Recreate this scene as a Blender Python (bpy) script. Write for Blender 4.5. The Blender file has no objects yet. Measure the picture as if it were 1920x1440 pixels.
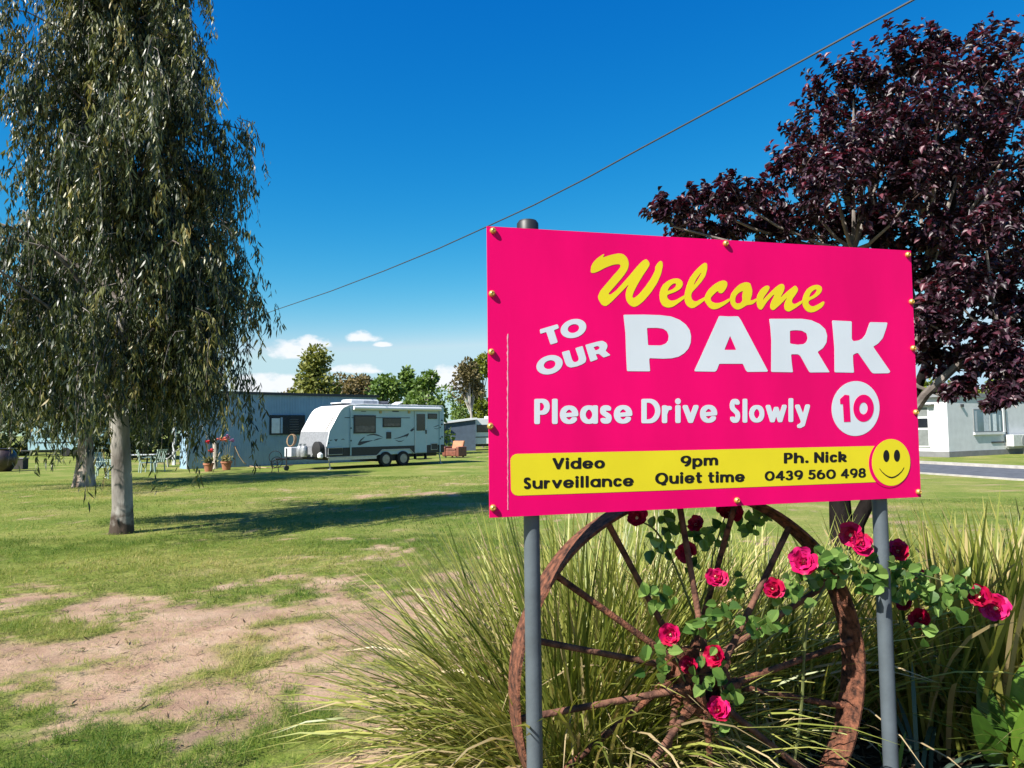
import bpy, math, random
import numpy as np
from mathutils import Vector, Matrix, noise as mnoise

# ------------------------------------------------------------------ camera, sky, sun, exposure
SC = bpy.context.scene
EXPOSURE = 1.15
KA = 0.76                       # real-world reflectances under this exposure
COL = SC.collection
F = 1350.0                      # focal length in photograph pixels (1920 wide)
CAMZ = 1.65
PITCH = math.atan(85.0 / F)
ROLL = 0.0118
_d = Vector((0, math.cos(PITCH), math.sin(PITCH)))
_u = Vector((0, -math.sin(PITCH), math.cos(PITCH)))
_r = Vector((1, 0, 0))
CR = _r * math.cos(ROLL) - _u * math.sin(ROLL)
CU = _u * math.cos(ROLL) + _r * math.sin(ROLL)
CAM = Vector((0, 0, CAMZ))
cd = bpy.data.cameras.new('camera')
cam = bpy.data.objects.new('camera', cd)
COL.objects.link(cam)
cd.sensor_width = 36.0
cd.lens = F / 1920 * 36.0
cd.clip_start = 0.05
cd.clip_end = 3000
M = Matrix((CR, CU, -_d)).transposed().to_4x4()
M.translation = CAM
cam.matrix_world = M
SC.camera = cam

SUN_EL = math.radians(44)
LH = Vector((0.755, 0.655)).normalized()          # the way sunlight travels over the ground
L = Vector((LH.x * math.cos(SUN_EL), LH.y * math.cos(SUN_EL), -math.sin(SUN_EL)))
sd = bpy.data.lights.new('sun', 'SUN')
sd.energy = 5.0
sd.angle = math.radians(0.53)
sd.color = (1.0, 0.95, 0.87)
sun = bpy.data.objects.new('sun', sd)
COL.objects.link(sun)
sun.rotation_euler = L.to_track_quat('-Z', 'Y').to_euler()
sun.location = (-20, -14, 25)

W = bpy.data.worlds.new('World')
SC.world = W
W.use_nodes = True
W.cycles.sampling_method = 'MANUAL'
W.cycles.sample_map_resolution = 512
wn, wl = W.node_tree.nodes, W.node_tree.links
wn.clear()
w_out = wn.new('ShaderNodeOutputWorld')
w_bg = wn.new('ShaderNodeBackground')
SKY_STRENGTH = 0.053
w_bg.inputs['Strength'].default_value = SKY_STRENGTH
sky = wn.new('ShaderNodeTexSky')
sky.sky_type = 'NISHITA'
sky.sun_disc = False
sky.sun_elevation = SUN_EL
sky.sun_rotation = math.atan2(-LH.x, -LH.y)
sky.air_density = 1.0
sky.dust_density = 0.3
sky.ozone_density = 1.0
hs = wn.new('ShaderNodeHueSaturation')
hs.inputs['Saturation'].default_value = 1.3
hs.inputs['Value'].default_value = 1.0
wl.new(sky.outputs[0], hs.inputs['Color'])
SC.view_settings.view_transform = 'Standard'
SC.view_settings.look = 'None'
SC.view_settings.exposure = EXPOSURE
SC.view_settings.gamma = 1.0


def wmath(op, a, b=None, c=None):
    n = wn.new('ShaderNodeMath'); n.operation = op
    for i, v in enumerate((a, b, c)):
        if v is None: continue
        if isinstance(v, (int, float)): n.inputs[i].default_value = v
        else: wl.new(v, n.inputs[i])
    return n.outputs[0]


def dirpix(px, py):
    return (CR * ((px - 960) / F) + CU * ((720 - py) / F) + _d).normalized()


def azel(px, py):
    v = dirpix(px, py)
    return math.atan2(v.x, v.y), math.asin(v.z)


w_tc = wn.new('ShaderNodeTexCoord')
w_sep = wn.new('ShaderNodeSeparateXYZ')
wl.new(w_tc.outputs['Generated'], w_sep.inputs[0])
w_az = wmath('ARCTAN2', w_sep.outputs[0], w_sep.outputs[1])
w_el = wmath('ARCSINE', w_sep.outputs[2])
w_map = wn.new('ShaderNodeMapping'); w_map.inputs['Scale'].default_value = (1, 1, 1.9)
wl.new(w_tc.outputs['Generated'], w_map.inputs[0])
w_no = wn.new('ShaderNodeTexNoise')
w_no.inputs['Scale'].default_value = 34; w_no.inputs['Detail'].default_value = 7; w_no.inputs['Roughness'].default_value = 0.58
wl.new(w_map.outputs[0], w_no.inputs['Vector'])
w_nz = wmath('MULTIPLY', wmath('SUBTRACT', w_no.outputs['Fac'], 0.5), 2.6)
clouds = []
for px, py, hw, hh in [(555, 662, 46, 22), (588, 645, 30, 15), (684, 634, 30, 14), (717, 647, 16, 6),
                       (668, 694, 46, 11), (505, 728, 78, 26), (842, 718, 44, 28), (1925, 688, 60, 22)]:
    a, e = azel(px, py)
    clouds.append((a, e, hw / F * 1.25, hh / F * 1.25))
mask = None
for a, e, wa, we in clouds:
    dx = wmath('MULTIPLY', wmath('SUBTRACT', w_az, a), 1 / wa)
    dz = wmath('SUBTRACT', w_el, e)
    up = wmath('MULTIPLY', dz, 1 / we)
    dn = wmath('MULTIPLY', dz, -2.1 / we)
    q = wmath('MAXIMUM', up, dn)
    r2 = wmath('ADD', wmath('MULTIPLY', dx, dx), wmath('MULTIPLY', q, q))
    m = wmath('SUBTRACT', 1.0, r2)
    mask = m if mask is None else wmath('MAXIMUM', mask, m)
# the same low cumulus goes on round the rest of the horizon
w_n2 = wn.new('ShaderNodeTexNoise'); w_n2.inputs['Scale'].default_value = 7.0; w_n2.inputs['Detail'].default_value = 1
wl.new(w_map.outputs[0], w_n2.inputs['Vector'])
band_ = wmath('MULTIPLY', wmath('SUBTRACT', w_el, 0.10), 1 / 0.05)
far_ = wmath('SUBTRACT', wmath('MULTIPLY', wmath('SUBTRACT', w_n2.outputs['Fac'], 0.56), 9.0), wmath('MULTIPLY', band_, band_))
far_ = wmath('ADD', far_, wmath('MULTIPLY', wmath('MINIMUM', wmath('SUBTRACT', wmath('ABSOLUTE', w_az), 0.8), 0.0), 40.0))
mask = wmath('MAXIMUM', mask, wmath('MAXIMUM', far_, -4.0))
w_mr = wn.new('ShaderNodeMapRange'); w_mr.interpolation_type = 'SMOOTHSTEP'
wl.new(wmath('ADD', mask, w_nz), w_mr.inputs['Value'])
w_mr.inputs['From Min'].default_value = 0.0
w_mr.inputs['From Max'].default_value = 0.8
w_mr.inputs['To Max'].default_value = 0.93
w_mix = wn.new('ShaderNodeMix'); w_mix.data_type = 'RGBA'
wl.new(w_mr.outputs[0], w_mix.inputs['Factor'])
# colour response of the camera to the clear sky: a deep, polarised blue that pales towards the horizon
w_sp = wn.new('ShaderNodeSeparateColor'); wl.new(hs.outputs[0], w_sp.inputs[0])
w_cb = wn.new('ShaderNodeCombineColor')
KS = SKY_STRENGTH * 2 ** EXPOSURE
for i, (tint_, g_, k_, top_) in enumerate([(0.34, 2.7, 138.0, 0.55), (0.84, 1.12, 1.62, 0.78), (1.22, 0.55, 0.92, 0.93)]):
    v_ = wmath('MULTIPLY', wmath('POWER', wmath('MULTIPLY', w_sp.outputs[i], tint_ * 0.075 * 2 ** 0.65), g_), k_)
    wl.new(wmath('MULTIPLY', wmath('MINIMUM', v_, top_), 1 / KS), w_cb.inputs[i])
wl.new(w_cb.outputs[0], w_mix.inputs['A'])
w_mix.inputs['B'].default_value = (8.4, 8.6, 8.9, 1)
wl.new(w_mix.outputs['Result'], w_bg.inputs['Color'])
wl.new(w_bg.outputs[0], w_out.inputs[0])

# ------------------------------------------------------------------ placing helpers
def P(px, py, Y):
    """point at world depth Y on the line of sight of a photograph pixel"""
    v = CR * ((px - 960) / F) + CU * ((720 - py) / F) + _d
    return CAM + v * (Y / v.y)


def G(px, py, z=0.0):
    v = CR * ((px - 960) / F) + CU * ((720 - py) / F) + _d
    return CAM + v * ((z - CAMZ) / v.z)


def onplane(px, py, o, n):
    v = CR * ((px - 960) / F) + CU * ((720 - py) / F) + _d
    return CAM + v * ((o - CAM).dot(n) / v.dot(n))


# ------------------------------------------------------------------ materials
MATS = {}


def nodemat(name):
    m = bpy.data.materials.new(name); m.use_nodes = True
    nt = m.node_tree
    return m, nt.nodes, nt.links, nt.nodes['Principled BSDF']


def pm(name, col, rough=0.6, var=0.12, scale=6.0, bump=0.0, bscale=40.0, metal=0.0, col2=None, spec=0.5, coord='Object', stretch=(1, 1, 1), lo=0.35, hi=0.65):
    if name in MATS: return MATS[name]
    m, n, l, b = nodemat(name)
    tc = n.new('ShaderNodeTexCoord'); mp = n.new('ShaderNodeMapping'); mp.inputs['Scale'].default_value = stretch
    l.new(tc.outputs[coord], mp.inputs[0])
    no = n.new('ShaderNodeTexNoise'); no.inputs['Scale'].default_value = scale; no.inputs['Detail'].default_value = 6
    l.new(mp.outputs[0], no.inputs['Vector'])
    rp = n.new('ShaderNodeValToRGB')
    rp.color_ramp.elements[0].position = lo; rp.color_ramp.elements[1].position = hi
    col = [c * KA for c in col]; col2 = col2 and [c * KA for c in col2]
    c1 = [c * (1 - var) for c in col]; c2 = col2 or [min(1, c * (1 + var)) for c in col]
    rp.color_ramp.elements[0].color = (*c1, 1); rp.color_ramp.elements[1].color = (*c2, 1)
    l.new(no.outputs['Fac'], rp.inputs[0]); l.new(rp.outputs[0], b.inputs['Base Color'])
    b.inputs['Roughness'].default_value = rough; b.inputs['Metallic'].default_value = metal
    b.inputs['Specular IOR Level'].default_value = spec
    if bump:
        n2 = n.new('ShaderNodeTexNoise'); n2.inputs['Scale'].default_value = bscale; n2.inputs['Detail'].default_value = 8
        l.new(mp.outputs[0], n2.inputs['Vector'])
        bp = n.new('ShaderNodeBump'); bp.inputs['Strength'].default_value = bump; bp.inputs['Distance'].default_value = 0.02
        l.new(n2.outputs['Fac'], bp.inputs['Height']); l.new(bp.outputs[0], b.inputs['Normal'])
    MATS[name] = m
    return m


def leafmat(name, ramp, rough=0.45, trans=0.25, spec=0.5, tcol=None):
    """foliage: colour by the leaf's own tint value, some light passing through"""
    if name in MATS: return MATS[name]
    m, n, l, b = nodemat(name)
    at = n.new('ShaderNodeAttribute'); at.attribute_name = 'tint'
    rp = n.new('ShaderNodeValToRGB')
    e = rp.color_ramp.elements
    while len(e) < len(ramp): e.new(0.5)
    for el, (p, c) in zip(e, ramp): el.position = p; el.color = (*[v * KA for v in c], 1)
    l.new(at.outputs['Fac'], rp.inputs[0])
    l.new(rp.outputs[0], b.inputs['Base Color'])
    b.inputs['Roughness'].default_value = rough
    b.inputs['Specular IOR Level'].default_value = spec
    tr = n.new('ShaderNodeBsdfTranslucent')
    g = n.new('ShaderNodeMix'); g.data_type = 'RGBA'; g.blend_type = 'MULTIPLY'; g.inputs['Factor'].default_value = 1
    l.new(rp.outputs[0], g.inputs['A']); g.inputs['B'].default_value = (*(tcol or (1.5, 1.5, 0.7)), 1)
    l.new(g.outputs['Result'], tr.inputs['Color'])
    mx = n.new('ShaderNodeMixShader'); mx.inputs[0].default_value = trans
    l.new(b.outputs[0], mx.inputs[1]); l.new(tr.outputs[0], mx.inputs[2])
    l.new(mx.outputs[0], n['Material Output'].inputs[0])
    MATS[name] = m
    return m


def glassmat(name, col=(0.02, 0.025, 0.03), rough=0.05):
    if name in MATS: return MATS[name]
    m, n, l, b = nodemat(name)
    tc = n.new('ShaderNodeTexCoord'); no = n.new('ShaderNodeTexNoise'); no.inputs['Scale'].default_value = 1.7
    l.new(tc.outputs['Object'], no.inputs['Vector'])
    rp = n.new('ShaderNodeValToRGB')
    rp.color_ramp.elements[0].color = (*[c * 0.6 for c in col], 1); rp.color_ramp.elements[1].color = (*[c * 1.5 for c in col], 1)
    l.new(no.outputs['Fac'], rp.inputs[0]); l.new(rp.outputs[0], b.inputs['Base Color'])
    b.inputs['Roughness'].default_value = rough
    b.inputs['Specular IOR Level'].default_value = 0.6
    MATS[name] = m
    return m


# ------------------------------------------------------------------ mesh helpers
class MB:
    def __init__(s): s.v = []; s.f = []
    def add(s, vs, fs):
        k = len(s.v); s.v += [tuple(v) for v in vs]; s.f += [tuple(i + k for i in f) for f in fs]; return s
    def box(s, x0, x1, y0, y1, z0, z1):
        vs = [(x, y, z) for z in (z0, z1) for y in (y0, y1) for x in (x0, x1)]
        return s.add(vs, [(0, 2, 3, 1), (4, 5, 7, 6), (0, 1, 5, 4), (1, 3, 7, 5), (3, 2, 6, 7), (2, 0, 4, 6)])
    def obox(s, c, ax, ay, az):
        c = Vector(c); vs = [c + ax * i + ay * j + az * k for k in (-1, 1) for j in (-1, 1) for i in (-1, 1)]
        return s.add(vs, [(0, 2, 3, 1), (4, 5, 7, 6), (0, 1, 5, 4), (1, 3, 7, 5), (3, 2, 6, 7), (2, 0, 4, 6)])
    def tube(s, pts, rad, n=8, caps=True):
        pts = [Vector(p) for p in pts]
        if isinstance(rad, (int, float)): rad = [rad] * len(pts)
        k0 = len(s.v); ref = None
        for i, p in enumerate(pts):
            t = (pts[min(i + 1, len(pts) - 1)] - pts[max(i - 1, 0)]).normalized()
            if ref is None: ref = Vector((0, 0, 1)) if abs(t.z) < 0.9 else Vector((1, 0, 0))
            a = (ref - t * ref.dot(t)).normalized(); ref = a; b = t.cross(a)
            for j in range(n):
                w = 2 * math.pi * j / n
                s.v.append(tuple(p + (a * math.cos(w) + b * math.sin(w)) * rad[i]))
        for i in range(len(pts) - 1):
            for j in range(n):
                s.f.append((k0 + i * n + j, k0 + i * n + (j + 1) % n, k0 + (i + 1) * n + (j + 1) % n, k0 + (i + 1) * n + j))
        if caps:
            s.f.append(tuple(k0 + j for j in range(n))[::-1]); s.f.append(tuple(k0 + (len(pts) - 1) * n + j for j in range(n)))
        return s
    def lathe(s, prof, n=20, o=(0, 0, 0), ax=None):
        k0 = len(s.v)
        ax = Matrix.Identity(3) if ax is None else ax
        for r, z in prof:
            for j in range(n):
                w = 2 * math.pi * j / n
                s.v.append(tuple(Vector(o) + ax @ Vector((r * math.cos(w), r * math.sin(w), z))))
        for i in range(len(prof) - 1):
            for j in range(n):
                s.f.append((k0 + i * n + j, k0 + i * n + (j + 1) % n, k0 + (i + 1) * n + (j + 1) % n, k0 + (i + 1) * n + j))
        if prof[0][0] > 1e-5: s.f.append(tuple(k0 + j for j in range(n))[::-1])
        if prof[-1][0] > 1e-5: s.f.append(tuple(k0 + (len(prof) - 1) * n + j for j in range(n)))
        return s
    def prism(s, poly, a, b):
        """poly of 3-D points pushed from offset a to offset b (vectors)"""
        n = len(poly); a = Vector(a); b = Vector(b)
        vs = [Vector(p) + a for p in poly] + [Vector(p) + b for p in poly]
        return s.add(vs, [tuple(range(n))[::-1], tuple(range(n, 2 * n))] + [(i, (i + 1) % n, n + (i + 1) % n, n + i) for i in range(n)])
    def build(s, name, mat, parent=None, smooth=False, bevel=0.0):
        me = bpy.data.meshes.new(name); me.from_pydata(s.v, [], s.f)
        me.validate(); me.update()
        return link(name, me, mat, parent, smooth, bevel)


def link(name, me, mat, parent=None, smooth=False, bevel=0.0):
    o = bpy.data.objects.new(name, me); COL.objects.link(o)
    if mat is not None and not me.materials: me.materials.append(mat)
    if parent is not None: o.parent = parent
    if smooth:
        me.shade_smooth()
        if smooth != 'all': me.set_sharp_from_angle(angle=math.radians(40))
    if bevel:
        bm = o.modifiers.new('bevel', 'BEVEL'); bm.width = bevel; bm.segments = 2; bm.limit_method = 'ANGLE'
    return o


def thing(name, label, cat, loc=(0, 0, 0), rz=0.0, group=None):
    o = bpy.data.objects.new(name, None); COL.objects.link(o)
    o.empty_display_size = 0.2; o.location = loc; o.rotation_euler = (0, 0, rz)
    return tag(o, label, cat, group)


def tag(o, label=None, cat=None, group=None, kind=None):
    if label: o['label'] = label
    if cat: o['category'] = cat
    if group: o['group'] = group
    if kind: o['kind'] = kind
    return o


def copy_tree(o, parent=None):
    c = o.copy(); COL.objects.link(c); c.parent = parent
    for ch in [x for x in o.children]: copy_tree(ch, c)
    return c


def npmesh(name, V, Fq, mat, parent=None, tint=None, smooth=False):
    """fast mesh from numpy: V (n,3), Fq (m,3 or 4) one face size"""
    me = bpy.data.meshes.new(name)
    k = Fq.shape[1]
    me.vertices.add(len(V)); me.vertices.foreach_set('co', np.ascontiguousarray(V, dtype=np.float32).ravel())
    me.loops.add(Fq.size); me.loops.foreach_set('vertex_index', np.ascontiguousarray(Fq, dtype=np.int32).ravel())
    me.polygons.add(len(Fq)); me.polygons.foreach_set('loop_start', np.arange(0, Fq.size, k, dtype=np.int32))
    if tint is not None:
        at = me.attributes.new('tint', 'FLOAT', 'POINT'); at.data.foreach_set('value', np.ascontiguousarray(tint, dtype=np.float32))
    me.update(calc_edges=True)
    return link(name, me, mat, parent, 'all' if smooth else False)


def nrm(a): return a / np.maximum(np.linalg.norm(a, axis=1, keepdims=True), 1e-9)


# leaf outlines: (along, across, lift) rows pairing left/right of the midrib
def leaf_template(profile, fold=0.15, curve=0.0):
    V = []; Fq = []
    for t, w in profile:
        z = curve * t * t
        V += [(t, -w, z + fold * w), (t, 0, z), (t, w, z + fold * w)]
    for i in range(len(profile) - 1):
        a = 3 * i
        Fq += [(a, a + 1, a + 4, a + 3), (a + 1, a + 2, a + 5, a + 4)]
    return np.array(V, float), np.array(Fq)


def leaf_template2(profile, curve=0.0):
    V = []; Fq = []
    for t, w in profile: V += [(t, -w, curve * t * t), (t, w, curve * t * t)]
    for i in range(len(profile) - 1): Fq.append((2 * i, 2 * i + 1, 2 * i + 3, 2 * i + 2))
    return np.array(V, float), np.array(Fq)


def leaves(name, tmpl, pos, dirs, nors, length, width, tint, mat, parent=None, single=0, label=None, rank=None):
    """leaf-sized faces: the `single` nearest the camera become parts of their own, the rest one part"""
    TV, TF = tmpl
    pos = np.asarray(pos, float); D = nrm(np.asarray(dirs, float)); N = np.asarray(nors, float)
    N = nrm(N - D * (N * D).sum(1, keepdims=True)); S = np.cross(N, D)
    length = np.broadcast_to(length, (len(pos),)).astype(float); width = np.broadcast_to(width, (len(pos),)).astype(float)
    idx = np.arange(len(pos))
    if single:
        d2 = ((pos - np.array(CAM)) ** 2).sum(1) if rank is None else rank
        order = np.argsort(d2); near = order[:single]; idx = np.sort(order[single:])
        bank = []
        for k in range(5):
            me = bpy.data.meshes.new('leaf'); me.from_pydata([tuple(v) for v in TV], [], [tuple(int(i) for i in f) for f in TF])
            at = me.attributes.new('tint', 'FLOAT', 'POINT'); at.data.foreach_set('value', np.full(len(TV), 0.08 + 0.21 * k, np.float32))
            me.materials.append(mat); bank.append(me)
        for i in near:
            o = bpy.data.objects.new('leaf', bank[min(4, int(tint[i] * 5))]); COL.objects.link(o)
            if parent is not None: o.parent = parent
            mt = Matrix((Vector(D[i]) * length[i], Vector(S[i]) * width[i], Vector(N[i]) * length[i])).transposed().to_4x4()
            mt.translation = Vector(pos[i]); o.matrix_local = mt
    if len(idx) == 0: return None
    p, d, n, s, ln, wd = pos[idx], D[idx], N[idx], S[idx], length[idx], width[idx]
    V = (p[:, None, :] + d[:, None, :] * (TV[None, :, 0:1] * ln[:, None, None]) + s[:, None, :] * (TV[None, :, 1:2] * wd[:, None, None])
         + n[:, None, :] * (TV[None, :, 2:3] * ln[:, None, None]))
    k = len(TV)
    Fq = (TF[None, :, :] + (np.arange(len(idx)) * k)[:, None, None]).reshape(-1, TF.shape[1])
    o = npmesh(name, V.reshape(-1, 3), Fq, mat, parent, np.repeat(np.asarray(tint)[idx], k))
    o['kind'] = 'stuff'
    return o


def blades(name, base, az, tilt, length, width, droop, tint, mat, parent=None, seg=6, twist=None):
    """strap leaves: ribbons that leave the ground at `tilt` from upright and bend over by `droop`"""
    n = len(base); t = np.linspace(0, 1, seg + 1)
    ang = tilt[:, None] + droop[:, None] * t[None, :] ** 1.6              # angle from upright along the blade
    ds = length[:, None] / seg
    am = (ang[:, 1:] + ang[:, :-1]) / 2
    h = np.concatenate([np.zeros((n, 1)), np.cumsum(np.sin(am) * ds, 1)], 1)
    z = np.concatenate([np.zeros((n, 1)), np.cumsum(np.cos(am) * ds, 1)], 1)
    ca, sa = np.cos(az)[:, None], np.sin(az)[:, None]
    c = np.stack([base[:, 0:1] + h * ca, base[:, 1:2] + h * sa, base[:, 2:3] + z], 2)
    c[:, :, 2] = np.maximum(c[:, :, 2], 0.015 + 0.02 * (tint[:, None] * 7 % 1))
    tw = np.zeros(n) if twist is None else twist
    w = width[:, None] * np.array([0.75] + [1.0] * (seg - 2) + [0.66, 0.06])[None, :seg + 1] / 2
    sx, sy, sz = -sa * np.cos(tw)[:, None], ca * np.cos(tw)[:, None], np.sin(tw)[:, None]
    S = np.stack([np.broadcast_to(sx, w.shape), np.broadcast_to(sy, w.shape), np.broadcast_to(sz, w.shape)], 2)
    V = np.stack([c - S * w[:, :, None], c + S * w[:, :, None]], 2).reshape(-1, 3)
    m = 2 * (seg + 1)
    q = np.array([(2 * i, 2 * i + 1, 2 * i + 3, 2 * i + 2) for i in range(seg)])
    Fq = (q[None] + (np.arange(n) * m)[:, None, None]).reshape(-1, 4)
    return npmesh(name, V, Fq, mat, parent, np.repeat(tint, m), smooth=True)


# smooth value noise on arrays
def vnoise(x, y, seed=0):
    xi = np.floor(x); yi = np.floor(y); fx = x - xi; fy = y - yi
    fx = fx * fx * (3 - 2 * fx); fy = fy * fy * (3 - 2 * fy)
    def h(a, b):
        v = np.sin(a * 127.1 + b * 311.7 + seed * 74.7) * 43758.5453
        return v - np.floor(v)
    return (h(xi, yi) * (1 - fx) + h(xi + 1, yi) * fx) * (1 - fy) + (h(xi, yi + 1) * (1 - fx) + h(xi + 1, yi + 1) * fx) * fy


def fbm(x, y, oct=5, seed=0):
    s = 0; a = 0.5; tot = 0
    for i in range(oct):
        s = s + a * vnoise(x, y, seed + i); tot += a; a *= 0.55; x = x * 2.03 + 11.3; y = y * 2.03 + 4.7
    return s / tot


def sstep(a, b, x):
    t = np.clip((x - a) / (b - a), 0, 1); return t * t * (3 - 2 * t)

# ------------------------------------------------------------------ ground
def zone_bare(x, y):
    """share of bare earth in the lawn"""
    z = 0.07 + 0.10 * sstep(12.5, 9.0, y) + 0.58 * sstep(8.9, 7.0, y) - 0.12 * sstep(4.8, 4.0, y)
    z = z - 0.44 * sstep(5.0, 4.1, y) * sstep(-0.75, -1.35, x) - 0.12 * sstep(-2.2, -3.6, x) + 0.05 * sstep(-1.0, -0.4, x)
    z = z + 0.10 * sstep(13, 17, y) * sstep(30, 24, y) + 0.42 * np.exp(-(((x + 3.3) / 2.3) ** 2 + ((y - 19.2) / 1.0) ** 2))
    z = z + 0.16 * np.exp(-(((x + 6.6) / 1.6) ** 2 + ((y - 16.5) / 1.4) ** 2))
    return z


def bare_mask(x, y):
    n = 0.40 * fbm(x * 1.05 + 3.1, y * 1.0 + 7.7, 5, 3) + 0.30 * fbm(x * 2.6, y * 2.3, 4, 9) + 0.30 * fbm(x * 8.5, y * 7.5, 4, 14)
    n = (n - 0.5) / 0.34 + 0.5
    z = zone_bare(x, y)
    return sstep(1 - z - 0.13, 1 - z + 0.15, n)


def mulch_mask(x, y):
    e = 0.12 * (fbm(x * 2, y * 2, 3, 21) - 0.5)
    return sstep(-0.12, 0.12, x + e - 0.06) * sstep(5.25, 4.95, y + e) * sstep(-3, 0, y)


def ground_h(x, y):
    return 0.03 * (fbm(x * 0.8, y * 0.8, 4, 5) - 0.5) * sstep(60, 30, y)


gx = np.concatenate([[-900, -500, -250, -120, -70, -45, -30, -22, -18], np.arange(-15.5, 6.01, 0.11), np.arange(6.5, 30, 0.8), [34, 40, 50, 70, 120, 250, 500, 900]])
gy = np.concatenate([[-300, -100, -40, -15, -5, 0, 2], np.arange(2.6, 12, 0.10), np.arange(12.1, 26, 0.25), np.arange(27, 60, 1.5), [65, 75, 90, 120, 180, 300, 600, 1200]])
GX, GY = np.meshgrid(gx, gy)
gz = ground_h(GX, GY)
GV = np.stack([GX, GY, gz], 2).reshape(-1, 3)
nx, ny = len(gx), len(gy)
ii, jj = np.meshgrid(np.arange(nx - 1), np.arange(ny - 1))
a0 = (jj * nx + ii).ravel()
GF = np.stack([a0, a0 + 1, a0 + nx + 1, a0 + nx], 1)
m, n, l, b = nodemat('lawn and earth')
tc = n.new('ShaderNodeTexCoord')
def tex(scale, detail=6, rough=0.6, st=(1, 1, 1)):
    mp = n.new('ShaderNodeMapping'); mp.inputs['Scale'].default_value = st
    l.new(tc.outputs['Object'], mp.inputs[0])
    t = n.new('ShaderNodeTexNoise'); t.inputs['Scale'].default_value = scale; t.inputs['Detail'].default_value = detail; t.inputs['Roughness'].default_value = rough
    l.new(mp.outputs[0], t.inputs['Vector']); return t.outputs['Fac']
def ramp(src, stops):
    r = n.new('ShaderNodeValToRGB'); e = r.color_ramp.elements
    while len(e) < len(stops): e.new(0.5)
    for el, (p, c) in zip(e, stops): el.position = p; el.color = (*c, 1)
    l.new(src, r.inputs[0]); return r.outputs[0]
def mix(f, a, c, mode='MIX'):
    x = n.new('ShaderNodeMix'); x.data_type = 'RGBA'; x.blend_type = mode
    if isinstance(f, (int, float)): x.inputs['Factor'].default_value = f
    else: l.new(f, x.inputs['Factor'])
    for s, v in (('A', a), ('B', c)):
        if isinstance(v, tuple): x.inputs[s].default_value = (*v, 1)
        else: l.new(v, x.inputs[s])
    return x.outputs['Result']
def attr(nm):
    t = n.new('ShaderNodeAttribute'); t.attribute_name = nm; return t.outputs['Fac']
earth = ramp(tex(2.2, 8, 0.65), [(0.3, (0.34, 0.205, 0.14)), (0.52, (0.48, 0.32, 0.215)), (0.72, (0.60, 0.43, 0.305))])
earth = mix(ramp(tex(55, 4, 0.7), [(0.60, (0, 0, 0)), (0.70, (0.75, 0.75, 0.75))]), earth, (0.17, 0.105, 0.07))
earth = mix(ramp(tex(0.9, 5, 0.6), [(0.50, (0, 0, 0)), (0.68, (0.7, 0.7, 0.7))]), earth, (0.245, 0.17, 0.125))
turf = ramp(tex(0.42, 9, 0.72), [(0.30, (0.11, 0.19, 0.022)), (0.46, (0.20, 0.26, 0.042)), (0.57, (0.33, 0.33, 0.09)), (0.68, (0.52, 0.41, 0.20))])
turf = mix(ramp(tex(26, 5, 0.75), [(0.38, (0, 0, 0)), (0.66, (0.65, 0.65, 0.65))]), turf, (0.055, 0.095, 0.012))
turf = mix(ramp(tex(9, 6, 0.7), [(0.52, (0, 0, 0)), (0.72, (0.55, 0.55, 0.55))]), turf, (0.42, 0.36, 0.13))
mul = ramp(tex(18, 8, 0.7), [(0.35, (0.03, 0.02, 0.013)), (0.6, (0.10, 0.066, 0.042)), (0.75, (0.26, 0.185, 0.12))])
base = mix(attr('bare'), turf, earth)
base = mix(attr('mulch'), base, mul)
base = mix(1.0, base, (KA, KA, KA), 'MULTIPLY')
l.new(base, b.inputs['Base Color'])
b.inputs['Roughness'].default_value = 0.95; b.inputs['Specular IOR Level'].default_value = 0.15
bp = n.new('ShaderNodeBump'); bp.inputs['Strength'].default_value = 0.75; bp.inputs['Distance'].default_value = 0.03
l.new(tex(22, 10, 0.75), bp.inputs['Height']); l.new(bp.outputs[0], b.inputs['Normal'])
gnd = npmesh('ground', GV, GF, m, smooth=True)
xs, ys = GV[:, 0].copy(), GV[:, 1].copy()
at = gnd.data.attributes.new('bare', 'FLOAT', 'POINT'); at.data.foreach_set('value', bare_mask(xs, ys).astype(np.float32))
at = gnd.data.attributes.new('mulch', 'FLOAT', 'POINT'); at.data.foreach_set('value', mulch_mask(xs, ys).astype(np.float32))
gnd['kind'] = 'structure'; gnd['label'] = 'lawn of patchy green grass with bare pinkish earth showing through'

R = np.random.default_rng(11)
M_TURF = leafmat('short grass blades', [(0, (0.06, 0.125, 0.012)), (0.35, (0.14, 0.215, 0.025)), (0.65, (0.27, 0.31, 0.055)), (1, (0.48, 0.40, 0.16))], rough=0.6, trans=0.25, spec=0.2)


def turf(y0, y1, xl, xr, dens, ln, wd):
    area = (y1 - y0) * (xr * y1 - xl * y1)
    k = int(area * dens)
    y = np.sqrt(R.uniform(y0 * y0, y1 * y1, k)); x = y * R.uniform(xl, xr, k)
    mb = np.maximum(bare_mask(x, y), mulch_mask(x, y))
    clump = fbm(x * 7, y * 7, 3, 31)
    keep = R.uniform(0, 1, k) < (1 - mb) * sstep(0.28, 0.50, clump) + 0.03
    x, y, mb, clump = x[keep], y[keep], mb[keep], clump[keep]
    k = len(x)
    base = np.stack([x, y, ground_h(x, y) - 0.004], 1)
    dry = fbm(x * 0.55, y * 0.55, 5, 40)
    tint = np.clip(0.36 + 1.9 * (dry - 0.47) + R.normal(0, 0.24, k) + 0.32 * mb + 0.12 * sstep(10, 15, y), 0, 1)
    length = ln * R.uniform(0.5, 1.3, k) * (0.65 + 0.8 * clump)
    return base, R.uniform(0, 2 * math.pi, k), R.uniform(0.1, 0.95, k), length, wd * R.uniform(0.7, 1.3, k), R.uniform(0.1, 0.9, k), tint


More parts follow.
